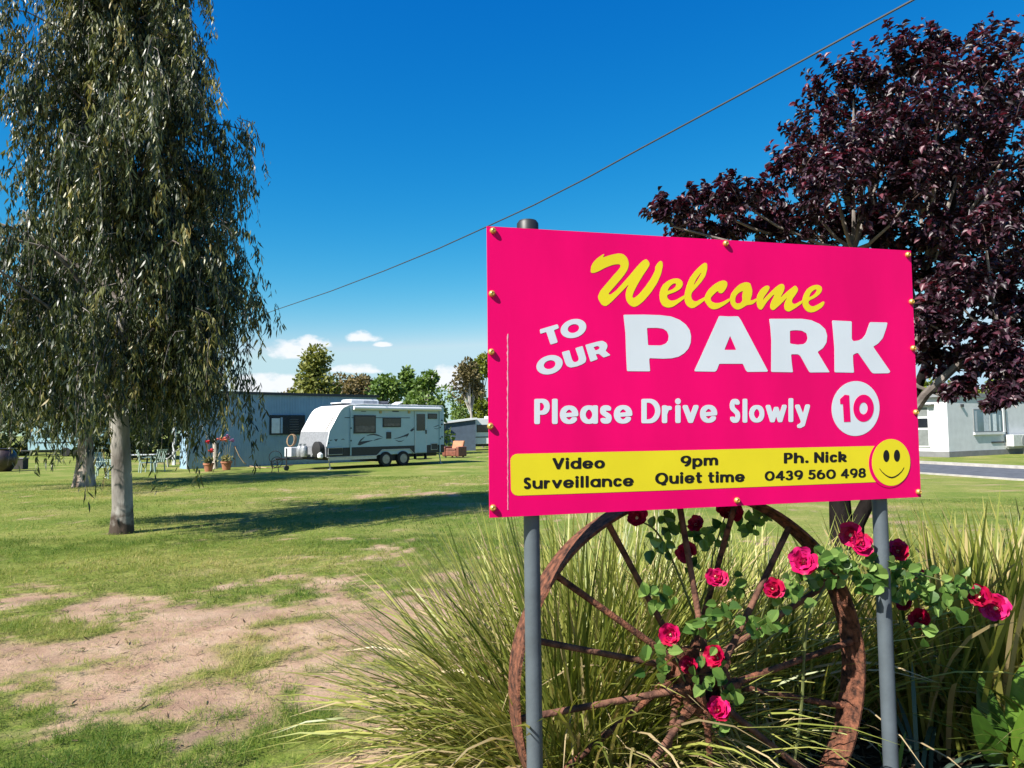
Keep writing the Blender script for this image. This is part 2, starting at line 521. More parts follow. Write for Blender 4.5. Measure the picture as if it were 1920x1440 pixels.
parts = [turf(3.2, 6.5, -0.76, 0.06, 6200, 0.062, 0.0042), turf(6.5, 11.5, -0.76, 0.04, 3000, 0.055, 0.0062), turf(11.5, 26, -0.76, 0.03, 520, 0.055, 0.011)]
parts.append(turf(6.0, 16, 0.50, 0.78, 900, 0.05, 0.008))
# small tufts dotted over the bare earth
k_ = 420
ty = np.sqrt(R.uniform(3.3 ** 2, 8.8 ** 2, k_)); tx = ty * R.uniform(-0.74, 0.0, k_)
per = R.integers(10, 46, k_); ci = np.repeat(np.arange(k_), per); sz = R.uniform(0.015, 0.06, k_)[ci]
x_ = tx[ci] + R.normal(0, 1, len(ci)) * sz * 1.5; y_ = ty[ci] + R.normal(0, 1, len(ci)) * sz
parts.append((np.stack([x_, y_, ground_h(x_, y_) - 0.004], 1), R.uniform(0, 6.28, len(ci)), R.uniform(0.1, 1.2, len(ci)), R.uniform(0.02, 0.07, len(ci)), R.uniform(0.003, 0.0055, len(ci)), R.uniform(0, 0.9, len(ci)),
              np.clip(R.uniform(0.05, 0.7, k_)[ci] + R.normal(0, 0.15, len(ci)), 0, 1)))
cat = [np.concatenate([p[i] for p in parts]) for i in range(7)]
tf = blades('lawn_grass', *cat, M_TURF, seg=2)
tag(tf, 'short green and straw-coloured lawn grass growing in patches', 'grass', kind='stuff')

# the lane with its pale kerbs on the right
pn0, pn1 = G(1920, 901), G(1728, 888)
dirr = (pn1 - pn0).normalized(); dirr.z = 0
side = Vector((dirr.y, -dirr.x, 0))
wroad = (G(1820, 875.5) - pn0).dot(side)
A0 = pn0 - dirr * 26; LEN = 150
def strip(name, o0, o1, z, mat, z0=None):
    q = [A0 + side * o0, A0 + side * o1, A0 + side * o1 + dirr * LEN, A0 + side * o0 + dirr * LEN]
    mb = MB()
    if z0 is None: mb.add([(p.x, p.y, z) for p in q], [(0, 1, 2, 3)])
    else: mb.prism([(p.x, p.y, 0) for p in q], (0, 0, z0), (0, 0, z))
    o = mb.build(name, mat); o['kind'] = 'structure'; return o
ro = strip('road', 0, wroad, 0.026, pm('asphalt', (0.115, 0.122, 0.14), 0.9, 0.22, 3.0, 0.25, 60, spec=0.2))
ro['label'] = 'blue-grey asphalt lane running past the white house'
strip('kerb', wroad, wroad + 0.42, 0.12, pm('concrete', (0.46, 0.43, 0.39), 0.9, 0.15, 4.0, 0.15, 50), -0.1)
strip('kerb', -0.16, 0.0, 0.05, MATS['concrete'], -0.1)

# ------------------------------------------------------------------ the sign
YL = 2.40
TL, BL = P(913, 424, YL), P(918, 971, YL)
hgt = TL.z - BL.z
lo, hi = 2.5, 3.4
for _ in range(40):
    md = (lo + hi) / 2
    if P(1708, 470, md).z - P(1727, 932, md).z < hgt: lo = md
    else: hi = md
TR, BR = P(1708, 470, md), P(1727, 932, md)
ml, mr_ = (TL + BL) / 2, (TR + BR) / 2
SU = (mr_ - ml).normalized()                       # along the board
SUH = Vector((SU.x, SU.y, 0)).normalized()
SN = Vector((SUH.y, -SUH.x, 0))                    # out of its face, towards the road user
SO = ml.copy()


def S(px, py, off=0.0):
    return onplane(px, py, SO, SN) + SN * off


M_PINK = pm('magenta sign face', (0.82, 0.0, 0.14), 0.4, 0.08, 2.6, spec=0.12, stretch=(1.6, 1.6, 0.5))
M_WHITE = pm('white vinyl', (0.66, 0.72, 0.77), 0.35, 0.03, 5, spec=0.35)
M_YEL = pm('yellow vinyl', (0.78, 0.66, 0.02), 0.4, 0.04, 4, spec=0.2)
M_BLK = pm('black vinyl', (0.006, 0.006, 0.007), 0.4, 0.1, 5, spec=0.3)
M_POST = pm('grey painted steel post', (0.095, 0.117, 0.135), 0.45, 0.18, 7.0, 0.05, 60)
M_BRASS = pm('brass bolt', (0.72, 0.47, 0.13), 0.35, 0.1, 30, metal=0.55)
sign = thing('welcome_sign', 'magenta board reading Welcome to our park, on two grey posts', 'sign', (SO.x, SO.y, 0))
SB = Vector((SO.x, SO.y, 0))


def sl(p): return p - SB


mb = MB()
cn = [S(913, 424), S(918, 971), S(1727, 932), S(1708, 470)]
mb.prism([sl(c) for c in cn], SN * 0, SN * -0.006)
panel = mb.build('panel', M_PINK, sign)


def flat(name, loops, off, mat, parent, th=0.0007, z=False):
    """a thin cut-out of vinyl: closed pixel outlines (holes included) laid on the board"""
    cu = bpy.data.curves.new(name, 'CURVE'); cu.dimensions = '2D'; cu.fill_mode = 'BOTH'; cu.extrude = th / 2
    for lp in loops:
        sp = cu.splines.new('POLY'); sp.points.add(len(lp) - 1)
        for q, (px, py) in zip(sp.points, lp):
            w = S(px, py) - SO
            q.co = (w.dot(SUH), w.z, 0, 1)
        sp.use_cyclic_u = True
    tmp = bpy.data.objects.new('tmp', cu); COL.objects.link(tmp)
    dg = bpy.context.evaluated_depsgraph_get()
    me = bpy.data.meshes.new_from_object(tmp.evaluated_get(dg))
    bpy.data.objects.remove(tmp); bpy.data.curves.remove(cu)
    mtx = Matrix((SUH, Vector((0, 0, 1)), SN)).transposed().to_4x4()
    mtx.translation = sl(SO + SN * off)
    me.transform(mtx); me.materials.clear(); me.name = name
    return link(name, me, mat, parent)


def ell(cx, cy, rx, ry, rot=0.0, k=48, a0=0.0):
    c, s = math.cos(rot), math.sin(rot)
    return [(cx + rx * math.cos(t) * c - ry * math.sin(t) * s, cy + rx * math.cos(t) * s + ry * math.sin(t) * c)
            for t in [a0 + 2 * math.pi * i / k for i in range(k)]]


def zm(ox, oy, sc, pts): return [(ox + x / sc, oy + y / sc) for x, y in pts]


def rnd(loop, r):
    """round the sharp corners of an outline a little"""
    out = []; n_ = len(loop)
    for i in range(n_):
        p0, p1, p2 = Vector(loop[i - 1]), Vector(loop[i]), Vector(loop[(i + 1) % n_])
        d0, d2 = p0 - p1, p2 - p1
        a, c = min(r, d0.length * 0.45), min(r, d2.length * 0.45)
        A, C = p1 + d0.normalized() * a, p1 + d2.normalized() * c
        for t in (0, 0.33, 0.67, 1):
            out.append(tuple(A * (1 - t) ** 2 + p1 * (2 * t * (1 - t)) + C * t * t))
    return out


ZP, ZR, ZT, ZW, ZV, ZD = (1150, 580, 6.857), (1410, 580, 6.857), (990, 590, 10.667), (1090, 460, 8.0), (1320, 460, 8.0), (1540, 700, 6.545)
big = [
    (ZP, [[(130, 70), (400, 68), (600, 75), (740, 92), (850, 135), (930, 195), (980, 265), (998, 345), (993, 430), (965, 505), (910, 565), (840, 608), (750, 630), (640, 635), (460, 628), (462, 690), (472, 798), (330, 797), (175, 795), (165, 600), (155, 300)],
          [(430, 240), (560, 238), (640, 250), (690, 285), (712, 340), (705, 400), (675, 440), (610, 465), (445, 463), (438, 350)]]),
    (ZP, [[(1360, 85), (1480, 92), (1605, 90), (1640, 140), (1985, 790), (1980, 802), (1720, 805), (1700, 780), (1665, 700), (1360, 700), (1330, 780), (1310, 802), (1050, 798), (1042, 785), (1100, 660)],
          [(1500, 340), (1580, 522), (1425, 522)]]),
    (ZR, [[(220, 122), (450, 122), (640, 122), (760, 140), (870, 190), (940, 255), (965, 340), (955, 430), (910, 500), (840, 548), (998, 810), (740, 812), (725, 790), (620, 600), (590, 578), (500, 578), (508, 680), (525, 810), (245, 805), (248, 400), (235, 230)],
          [(485, 275), (560, 268), (640, 275), (700, 310), (715, 370), (700, 420), (660, 448), (580, 455), (487, 440)]]),
    (ZR, [[(1028, 142), (1280, 155), (1280, 380), (1300, 410), (1370, 400), (1420, 375), (1460, 320), (1490, 230), (1515, 165), (1740, 170), (1725, 240), (1680, 370), (1620, 440), (1555, 480), (1770, 790), (1775, 805), (1755, 822), (1560, 825), (1535, 810), (1365, 565), (1345, 560), (1295, 585), (1298, 680), (1310, 815), (1060, 810), (1058, 500), (1045, 330)]]),
    (ZT, [[(235, 295), (590, 190), (620, 270), (515, 310), (595, 555), (450, 600), (365, 345), (245, 385)]]),
    (ZT, [ell(908, 278, 262, 185, -0.297), ell(908, 278, 117, 84, -0.297)]),
    (ZT, [ell(430, 1003, 268, 186, -0.297), ell(432, 1000, 120, 84, -0.297)]),
    (ZT, [[(675, 750), (825, 710), (880, 900), (910, 945), (960, 950), (1010, 915), (1015, 870), (945, 670), (1090, 625), (1165, 880), (1150, 950), (1090, 990), (980, 1035), (850, 1060), (780, 1030), (745, 970)]]),
    (ZT, [[(1145, 605), (1400, 535), (1490, 522), (1560, 560), (1590, 620), (1575, 680), (1545, 720), (1650, 810), (1510, 860), (1420, 785), (1350, 790), (1395, 890), (1250, 945)], [(1305, 650), (1390, 625), (1435, 650), (1425, 685), (1350, 720)]]),
]
script = [
    (ZW, [[(140, 390), (148, 310), (190, 240), (255, 180), (330, 130), (345, 140), (318, 185), (450, 142), (560, 120), (630, 132), (685, 185), (712, 270), (700, 350), (660, 420), (600, 500), (400, 730), (430, 745), (520, 680), (700, 480), (850, 300), (920, 230), (970, 205), (1000, 230), (1028, 285), (1000, 340), (930, 440), (840, 590), (780, 710), (760, 780), (790, 795), (860, 740), (960, 620), (1050, 490), (1110, 370), (1105, 330), (1140, 270), (1185, 228), (1215, 250), (1222, 310), (1195, 430), (1140, 560), (1050, 700), (940, 830), (850, 905), (785, 930), (720, 895), (675, 830), (662, 740), (680, 660), (715, 580), (560, 740), (440, 860), (370, 915), (310, 900), (260, 820), (248, 770), (280, 690), (380, 570), (500, 430), (580, 340), (592, 300), (560, 282), (480, 290), (360, 335), (250, 395), (180, 418), (145, 412)]]),
    (ZW, [[(1170, 760), (1180, 680), (1215, 600), (1290, 535), (1370, 500), (1450, 495), (1510, 530), (1525, 590), (1490, 650), (1410, 700), (1280, 745), (1290, 800), (1340, 835), (1420, 820), (1545, 745), (1560, 790), (1450, 870), (1370, 925), (1290, 938), (1220, 910), (1180, 840)], [(1285, 690), (1320, 620), (1380, 570), (1425, 575), (1420, 620), (1360, 665)]]),
    (ZW, [[(1545, 745), (1575, 620), (1620, 500), (1700, 390), (1790, 300), (1850, 258), (1885, 275), (1888, 350), (1860, 460), (1800, 550), (1720, 640), (1650, 715), (1645, 780), (1670, 830), (1720, 845), (1860, 770), (1870, 810), (1780, 880), (1690, 940), (1640, 945), (1580, 905), (1548, 830)], [(1675, 610), (1720, 510), (1800, 400), (1790, 440), (1740, 530)]]),
    (ZV, [[(0, 820), (20, 740), (70, 660), (160, 580), (240, 535), (310, 525), (350, 560), (345, 620), (310, 680), (265, 725), (225, 715), (205, 680), (140, 740), (95, 790), (105, 840), (160, 868), (230, 865), (300, 840), (385, 790), (395, 830), (300, 900), (210, 950), (140, 965), (80, 940), (35, 880)]]),
    (ZV, [[(385, 800), (410, 720), (470, 640), (540, 580), (620, 550), (690, 565), (705, 610), (725, 680), (715, 760), (690, 825), (730, 825), (790, 790), (790, 835), (720, 890), (640, 895), (570, 945), (500, 970), (440, 940), (400, 880)], [(465, 850), (470, 770), (520, 710), (590, 680), (570, 760), (580, 830), (545, 870), (490, 875)]]),
    (ZV, [[(785, 830), (800, 740), (850, 660), (920, 605), (970, 605), (985, 640), (960, 690), (900, 770), (875, 830), (960, 740), (1060, 640), (1140, 580), (1190, 580), (1210, 630), (1195, 690), (1140, 790), (1250, 690), (1370, 595), (1415, 665), (1380, 730), (1320, 810), (1315, 860), (1350, 885), (1400, 865), (1475, 820), (1475, 865), (1380, 935), (1270, 1000), (1215, 975), (1198, 920), (1215, 850), (1250, 780), (1130, 900), (1040, 978), (1000, 960), (988, 910), (1010, 840), (1060, 745), (1040, 740), (940, 850), (870, 960), (840, 970), (800, 930)]]),
    (ZV, [[(1470, 830), (1495, 740), (1550, 650), (1620, 605), (1700, 590), (1760, 615), (1772, 670), (1740, 730), (1660, 790), (1570, 830), (1560, 870), (1600, 915), (1650, 915), (1720, 880), (1795, 835), (1808, 870), (1770, 930), (1680, 990), (1600, 1012), (1530, 985), (1485, 920)], [(1570, 785), (1600, 710), (1660, 660), (1695, 665), (1680, 710), (1630, 755)]]),
]
for z, loops in big: flat('letter', [rnd(zm(*z, lp), 2.2) for lp in loops], 0.0006, M_WHITE, panel)
for k, (z, loops) in enumerate(script): flat('letter', [rnd(zm(*z, lp), 4.0) for lp in loops], 0.0006 + 0.0002 * (k % 2), M_YEL, panel)

# small lettering: pen strokes of a broad nib, their outline traced on a fine grid
def arc(cx, cy, rx, ry, a0, a1, k=22):
    return [(cx + rx * math.cos(math.radians(a0 + (a1 - a0) * i / k)), cy + ry * math.sin(math.radians(a0 + (a1 - a0) * i / k))) for i in range(k + 1)]
O_ = arc(.5, .5, .5, .5, 0, 360, 36)
S_ = arc(.5, .76, .42, .24, 35, 215, 14) + [(.3, .56), (.7, .44)] + arc(.5, .24, .42, .24, 35, -150, 14)
GL = {  # kind of box (c cap, x lower case, d with descender), width, strokes
    'P': ('c', .64, [[(0, 0), (0, 1)], [(0, 1), (.5, 1)] + arc(.5, .72, .5, .28, 90, -90) + [(0, .44)]]),
    'D': ('c', .84, [[(0, 0), (0, 1)], [(0, 1), (.35, 1)] + arc(.35, .5, .65, .5, 90, -90) + [(0, 0)]]),
    'S': ('c', .56, [S_]), 's': ('x', .52, [S_]),
    'V': ('c', .82, [[(0, 1), (.5, 0), (1, 1)]]), 'N': ('c', .78, [[(0, 0), (0, 1), (1, 0), (1, 1)]]),
    'Q': ('c', .98, [O_, [(.5, .02), (.62, -.14), (.8, -.12)]]),
    'l': ('c', .28, [[(.5, 0), (.5, 1)]]), 'i': ('i', .28, []), '.': ('.', .28, []),
    'e': ('x', .76, [[(.05, .46), (1, .52)] + arc(.5, .5, .5, .5, 6, 322, 30)]),
    'a': ('x', .74, [O_, [(1, 0), (1, 1)]]), 'o': ('x', .74, [O_]), 'c': ('x', .60, [arc(.55, .5, .55, .5, 42, 318, 30)]),
    'r': ('x', .50, [[(0, 0), (0, 1)], [(0, .55)] + arc(.62, .45, .55, .5, 150, 75, 8)]),
    'v': ('x', .70, [[(0, 1), (.5, 0), (1, 1)]]), 'w': ('x', 1.02, [[(0, 1), (.26, 0), (.5, .85), (.74, 0), (1, 1)]]),
    'y': ('d', .72, [[(0, 1), (.56, .30)], [(1, 1), (.5, .10), (.2, .02)]]),
    'n': ('x', .72, [[(0, 0), (0, 1)], [(0, .5)] + arc(.5, .52, .5, .46, 180, 0) + [(1, 0)]]),
    'u': ('x', .72, [[(0, 1)] + arc(.5, .46, .5, .46, 180, 360) + [(1, 1)], [(1, 0), (1, .6)]]),
    'm': ('x', 1.08, [[(0, 0), (0, 1)], [(0, .5)] + arc(.25, .55, .25, .43, 180, 0) + [(.5, 0)], [(.5, .5)] + arc(.75, .55, .25, .43, 180, 0) + [(1, 0)]]),
    'h': ('c', .72, [[(0, 0), (0, 1)], [(0, .3)] + arc(.5, .34, .5, .34, 180, 0) + [(1, 0)]]),
    'k': ('c', .66, [[(0, 0), (0, 1)], [(0, .34)] + arc(.45, .50, .5, .20, 110, -80, 10) + [(.4, .30), (1, 0)]]),
    'd': ('c', .76, [arc(.5, .34, .5, .34, 0, 360, 36), [(1, 0), (1, 1)]]),
    'p': ('d', .76, [arc(.5, .62, .5, .38, 0, 360, 36), [(0, 0), (0, 1)]]),
    't': ('t', .50, [[(.35, 1), (.35, .28)] + arc(.70, .26, .35, .26, 180, 300, 10), [(0, .70), (.95, .70)]]),
    '0': ('c', .90, [O_]), '9': ('c', .80, [arc(.5, .68, .5, .32, 0, 360, 30), [(1, .68)] + arc(.35, .62, .65, .62, 0, -75, 12)]),
    '6': ('c', .80, [arc(.5, .32, .5, .32, 0, 360, 30), [(0, .32)] + arc(.65, .38, .65, .62, 180, 105, 12)]),
    '4': ('c', .86, [[(.72, 0), (.72, 1), (0, .28), (1, .28)]]),
    '3': ('c', .68, [arc(.45, .74, .45, .26, 150, -80, 16) + arc(.42, .25, .55, .26, 80, -150, 16)]),
    '5': ('c', .70, [[(.92, 1), (.18, 1), (.12, .56)] + arc(.42, .32, .56, .32, 100, -140, 18)]),
    '8': ('c', .78, [arc(.5, .76, .42, .24, 0, 360, 30), arc(.5, .26, .5, .26, 0, 360, 30)]),
}
XH = 0.73


def contours(Fd, x0, y0, h):
    """closed outlines where the field crosses zero (inside negative)"""
    ny_, nx_ = Fd.shape; seg = {}
    def pt(a, b_):
        fa, fb = Fd[a], Fd[b_]; t = fa / (fa - fb)
        return (x0 + h * (a[1] + (b_[1] - a[1]) * t), y0 + h * (a[0] + (b_[0] - a[0]) * t))
    posn = {}
    ins = Fd < 0
    cells = np.argwhere((ins[:-1, :-1].astype(int) + ins[1:, :-1] + ins[:-1, 1:] + ins[1:, 1:]) % 4 != 0)
    for i, j in cells:
        i, j = int(i), int(j)
        c = [(i, j), (i, j + 1), (i + 1, j + 1), (i + 1, j)]
        ex = []
        for k in range(4):
            a, b_ = c[k], c[(k + 1) % 4]
            if ins[a] != ins[b_]:
                key = (min(a, b_), max(a, b_)); posn[key] = pt(*key); ex.append((key, bool(ins[a])))
        outs = [e for e, s_ in ex if s_]; inn = [e for e, s_ in ex if not s_]
        for a, b_ in zip(outs, inn): seg[a] = b_
    loops = []
    while seg:
        k0, k = next(iter(seg.items())); lp = [posn[k0]]; del seg[k0]
        while k != k0 and k in seg:
            lp.append(posn[k]); k2 = seg[k]; del seg[k]; k = k2
        if len(lp) > 5: loops.append(lp)
    return loops


def glyph(ch, rx, ry):
    kind, w, strokes = GL[ch]
    top = {'c': 1.0, 'x': XH, 'd': XH, 't': 0.95, 'i': XH, '.': 0.2}[kind]; bot = -0.27 if kind == 'd' else 0.0
    w = max(w, 2 * rx + 0.001)
    pts = []
    def put(x, y): return (rx + x * (w - 2 * rx), bot + ry + y * (top - bot - 2 * ry))
    for st in strokes:
        q = [put(*p) for p in st]
        for a, b_ in zip(q[:-1], q[1:]):
            d = math.hypot(a[0] - b_[0], a[1] - b_[1]); k = max(1, int(d / 0.03))
            pts += [(a[0] + (b_[0] - a[0]) * i / k, a[1] + (b_[1] - a[1]) * i / k, 1.0) for i in range(k + 1)]
    if kind == 'i': pts += [(w / 2, ry + (XH - 2 * ry) * i / 20, 1.0) for i in range(21)] + [(w / 2, 0.885, -1)]
    if kind == '.': pts += [(w / 2, 0.13, -1)]
    h = 0.02
    x0, y0, x1, y1 = -0.1, -0.42, w + 0.1, 1.14
    X, Y = np.meshgrid(np.arange(x0, x1, h), np.arange(y0, y1, h))
    Fd = np.full(X.shape, 9.0)
    for px, py, k in pts:
        if k > 0: d = (np.abs((X - px) / rx) ** 3.2 + np.abs((Y - py) / ry) ** 3.2) ** (1 / 3.2) - 1
        else: d = np.hypot(X - px, Y - py) / 0.125 - 1
        Fd = np.minimum(Fd, d)
    return w, contours(Fd + 1e-6, x0, y0, h)


GC = {}


def word(txt, x0, y0, x1, y1, cap, mat, rx, ry, gap, off):
    items = []; adv = 0
    for ch in txt:
        key = (ch, rx, ry)
        if key not in GC: GC[key] = glyph(ch, rx, ry)
        w, lps = GC[key]; items.append((adv, lps)); adv += w + gap
    adv -= gap
    sx = (x1 - x0) / adv
    for i, (a, lps) in enumerate(items):
        loops = [[(x0 + (a + x) * sx, y0 + (y1 - y0) * (a + x) / adv - y * cap) for x, y in lp] for lp in lps]
        flat('letter', loops, off, mat, panel)


word('Please', 1001.7, 795.3, 1185.4, 794.2, 47.5, M_WHITE, .116, .080, .07, 0.0006)
word('Drive', 1202.6, 793.8, 1344.6, 792.6, 46, M_WHITE, .116, .080, .07, 0.0006)
word('Slowly', 1367.2, 793, 1518.4, 791, 45, M_WHITE, .116, .080, .07, 0.0006)
band = [(957, 863)] + [(970 - 13 * math.cos(t), 864 - 13 * math.sin(t)) for t in np.linspace(0.1, 1.57, 7)] + [(1300, 843.8), (1655, 835.8), (1664, 870), (1660, 903.2), (1300, 917.6), (972, 929.3)] + [(971 - 13 * math.sin(t), 916 + 13 * math.cos(t)) for t in np.linspace(0.1, 1.5, 7)]
yb = flat('yellow_band', [band], 0.0006, M_YEL, panel)
for t, *q in [('Video', 1035.6, 880, 1133.8, 878, 21.3), ('Surveillance', 981, 917.2, 1187.8, 911.5, 22), ('9pm', 1275.6, 875.2, 1346, 872.0, 20.5),
              ('Quiet', 1228, 908, 1316.3, 905.5, 21.5), ('time', 1327, 905.3, 1396, 903.4, 21), ('Ph.', 1469.3, 869, 1516, 868, 20), ('Nick', 1526, 868, 1587, 866, 20.3),
              ('0439', 1433.4, 901.7, 1505, 899.3, 18.2), ('560', 1515, 898.9, 1566.7, 897.7, 18), ('498', 1576, 897, 1623, 895.3, 18)]:
    word(t, *q, M_BLK, .115 if t != 'Surveillance' else .108, .084, .075, 0.0014)
flat('ring', [ell(1666.5, 868.5, 38, 46)], 0.0014, M_PINK, panel)
face = flat('smiley_face', [ell(1670, 867, 35.8, 43.8)], 0.0022, M_YEL, panel)
flat('eye', [ell(1660.7, 854.8, 5.6, 11.2)], 0.0030, M_BLK, panel); flat('eye', [ell(1680.6, 854.3, 5.6, 11.2)], 0.0030, M_BLK, panel)
mo = [(1648, 879.5), (1653, 886), (1659, 891.5), (1665, 895.3), (1671, 896.6), (1677, 895), (1683.5, 890.8), (1689.5, 884.8), (1694, 877.5)]
flat('mouth', [mo + [(x, y - 1.6 - 0.9 * math.sin(math.pi * i / 8)) for i, (x, y) in list(enumerate(mo))[::-1]]], 0.0030, M_BLK, panel)
flat('speed_disc', [ell(1604, 766, 44.8, 51.5, 0.06)], 0.0006, M_WHITE, panel)
flat('digit', [zm(*ZD, [(225, 318), (285, 262), (338, 270), (355, 595), (275, 597), (262, 378), (230, 378)])], 0.0014, M_PINK, panel)
flat('digit', [zm(*ZD, ell(515, 428, 125, 167, 0.03)), zm(*ZD, ell(514, 430, 51, 73, 0.03))], 0.0014, M_PINK, panel)
rs = random.Random(2)
sc_ = [(951.5 + rs.uniform(-.4, .4) + 1.0, y) for y in range(626, 962, 6)]
flat('scuff_mark', [sc_ + [(x - rs.uniform(.8, 3.0) * (1 - 0.55 * (y - 626) / 336), y) for x, y in sc_[::-1]]], 0.0006, pm('scuffed pale pink', (0.80, 0.42, 0.52), 0.7, 0.2, 60), panel)
bolt_me = None
AXN = Matrix((SUH, Vector((0, 0, 1)), SN)).transposed()
for bx, by in [(924, 433), (922, 551), (921, 660), (919, 799), (924, 952), (1701, 478), (1708, 566), (1711, 653), (1716, 773), (1721, 922), (1360, 457), (1381, 938)]:
    if bolt_me is None:
        o = MB().lathe([(0.0105, 0), (0.0115, 0.004), (0.009, 0.010), (0.0055, 0.0125), (0.0045, 0.009), (0.0, 0.009)], 14, ax=AXN).build('bolt', M_BRASS, sign, smooth=True); bolt_me = o.data
    else:
        o = link('bolt', bolt_me, None, sign)
    o.location = sl(S(bx, by, 0.0002))
for px, py, cap in [(997, 1000, True), (1650, 965, False)]:
    b0 = onplane(px, py, SO - SN * 0.049, SN)
    zt = P(987, 423, b0.y).z if cap else S(1650, 470).z - 0.03
    po = MB().lathe([(0.0275, -0.35), (0.0275, zt)], 24).build('post', M_POST, sign, smooth=True)
    po.location = (b0.x - SB.x, b0.y - SB.y, 0)
    if cap:
        cp = MB().lathe([(0.030, zt - 0.05), (0.038, zt - 0.045), (0.038, zt + 0.006), (0.031, zt + 0.016), (0.0, zt + 0.018)], 24).build('cap', pm('black plastic', (0.02, 0.02, 0.022), 0.5), po, smooth=True)

# ------------------------------------------------------------------ iron wagon wheel behind the board
M_RUST = pm('rusted iron', (0.060, 0.028, 0.020), 0.9, 0.3, 38, 0.5, 120, col2=(0.26, 0.100, 0.056), spec=0.25)
M_RUSTD = pm('dark rusted iron', (0.09, 0.042, 0.03), 0.85, 0.25, 20, 0.4, 90, col2=(0.25, 0.115, 0.075), spec=0.25)
WO = SO - SN * 0.19
WC = onplane(1303, 1275, WO, SN)
RW = (WC - onplane(962, 1275, WO, SN)).length
wheel = thing('wagon_wheel', 'large rusty iron wagon wheel standing in the garden bed under the board', 'wheel', (WC.x, WC.y, 0))
AXW = Matrix((SUH, Vector((0, 0, 1)), SN)).transposed()
WZ = Vector((0, 0, WC.z))
rw_ = RW
def wl_(a, r, z): return WZ + AXW @ Vector((math.cos(a) * r, math.sin(a) * r, z))
mb = MB(); NS = 96
prof = [(rw_, -0.062), (rw_, 0.062), (rw_ - 0.010, 0.065), (rw_ - 0.012, 0.02), (rw_ - 0.024, 0.012), (rw_ - 0.024, -0.012), (rw_ - 0.012, -0.02), (rw_ - 0.010, -0.065)]
k = len(prof)
for i in range(NS):
    a = 2 * math.pi * i / NS
    wob = 1 + 0.004 * math.sin(3 * a) + 0.0025 * math.sin(11 * a + 1)
    mb.v += [tuple(wl_(a, r * wob, z)) for r, z in prof]
for i in range(NS):
    for j in range(k):
        mb.f.append((i * k + j, ((i + 1) % NS) * k + j, ((i + 1) % NS) * k + (j + 1) % k, i * k + (j + 1) % k))
mb.build('rim', M_RUST, wheel, smooth=True)
HUBO = 0.0
hub = MB()
hub.lathe([(0.035, -0.11), (0.035, -0.10), (0.052, -0.10), (0.052, 0.10), (0.060, 0.10), (0.060, 0.14), (0.040, 0.145), (0.036, 0.10), (0.0, 0.10)], 20, o=WZ, ax=AXW)
for z in (-0.075, 0.085):
    hub.lathe([(0.05, z - 0.010), (0.105, z - 0.008), (0.110, z), (0.105, z + 0.008), (0.05, z + 0.010)], 10, o=WZ, ax=AXW)
hub.build('hub', M_RUST, wheel, smooth=True)
NSP = 16
for i in range(NSP):
    a = math.radians(6 + 360 / NSP * i + random.Random(i).uniform(-2, 2)); zf = 0.085 if i % 2 == 0 else -0.075
    p0 = wl_(a - 0.15, 0.085, zf); p1 = wl_(a, rw_ - 0.022, 0.018 if i % 2 == 0 else -0.018)
    sp = MB().tube([p0, p0.lerp(p1, 0.5), p1], [0.0135, 0.0115, 0.0125], 10).build('spoke', M_RUSTD if i % 3 else M_RUST, wheel, smooth=True)
    lug = MB(); d = (p1 - p0).normalized()
    lug.tube([p0 - d * 0.012, p0 + d * 0.045], [0.024, 0.021], 6).build('lug', M_RUST, sp)

# ------------------------------------------------------------------ strap-leaved clumps
M_STRAP = leafmat('strap leaves', [(0, (0.03, 0.05, 0.008)), (0.25, (0.10, 0.145, 0.022)), (0.55, (0.26, 0.295, 0.055)), (0.8, (0.46, 0.45, 0.12)), (1, (0.56, 0.43, 0.24))], rough=0.42, trans=0.22, spec=0.35)
M_IRIS = leafmat('flax leaves', [(0, (0.05, 0.085, 0.012)), (0.4, (0.20, 0.24, 0.035)), (0.7, (0.38, 0.36, 0.09)), (1, (0.50, 0.38, 0.19))], rough=0.45, trans=0.3, spec=0.3)


def clump(cx, cy, label, nb, rad, ln, wd, mat, lean=(0, 0), tl=(0.05, 0.95), dr=(0.3, 1.5), seed=0, tint0=0.5, nsingle=26):
    r = np.random.default_rng(seed)
    t = thing('strap_leaf_clump', label, 'grass clump', (cx, cy, 0), group='strap-leaved clumps in the garden bed')
    rr = rad * np.sqrt(r.uniform(0, 1, nb)); th = r.uniform(0, 2 * math.pi, nb)
    base = np.stack([rr * np.cos(th), rr * np.sin(th), np.full(nb, -0.02)], 1)
    az = th + r.normal(0, 0.75, nb)
    out = np.clip(rr / rad, 0, 1)
    tilt = tl[0] + (tl[1] - tl[0]) * (0.2 + 0.8 * out) * r.uniform(0.3, 1.0, nb)
    vx = np.sin(tilt) * np.cos(az) + lean[0]; vy = np.sin(tilt) * np.sin(az) + lean[1]
    az = np.arctan2(vy, vx); tilt = np.arcsin(np.clip(np.hypot(vx, vy), 0, 0.97))
    length = ln * r.uniform(0.55, 1.12, nb)
    droop = r.uniform(dr[0], dr[1], nb) * (0.4 + 0.7 * np.sin(tilt))
    width = wd * r.uniform(0.6, 1.25, nb)
    tint = np.clip(tint0 + r.normal(0, 0.2, nb), 0, 1)
    dead = r.uniform(0, 1, nb) < 0.10; tint[dead] = 1.0; droop[dead] += 0.7
    tw = r.normal(0, 0.5, nb)
    o = blades('leaf_blades', base[nsingle:], az[nsingle:], tilt[nsingle:], length[nsingle:], width[nsingle:], droop[nsingle:], tint[nsingle:], mat, t, 7, tw[nsingle:]); o['kind'] = 'stuff'
    for i in range(nsingle):
        s = slice(i, i + 1)
        blades('leaf', base[s], az[s], tilt[s], length[s] * 1.08, width[s] * 1.3, droop[s], tint[s], mat, t, 7, tw[s])
    return t


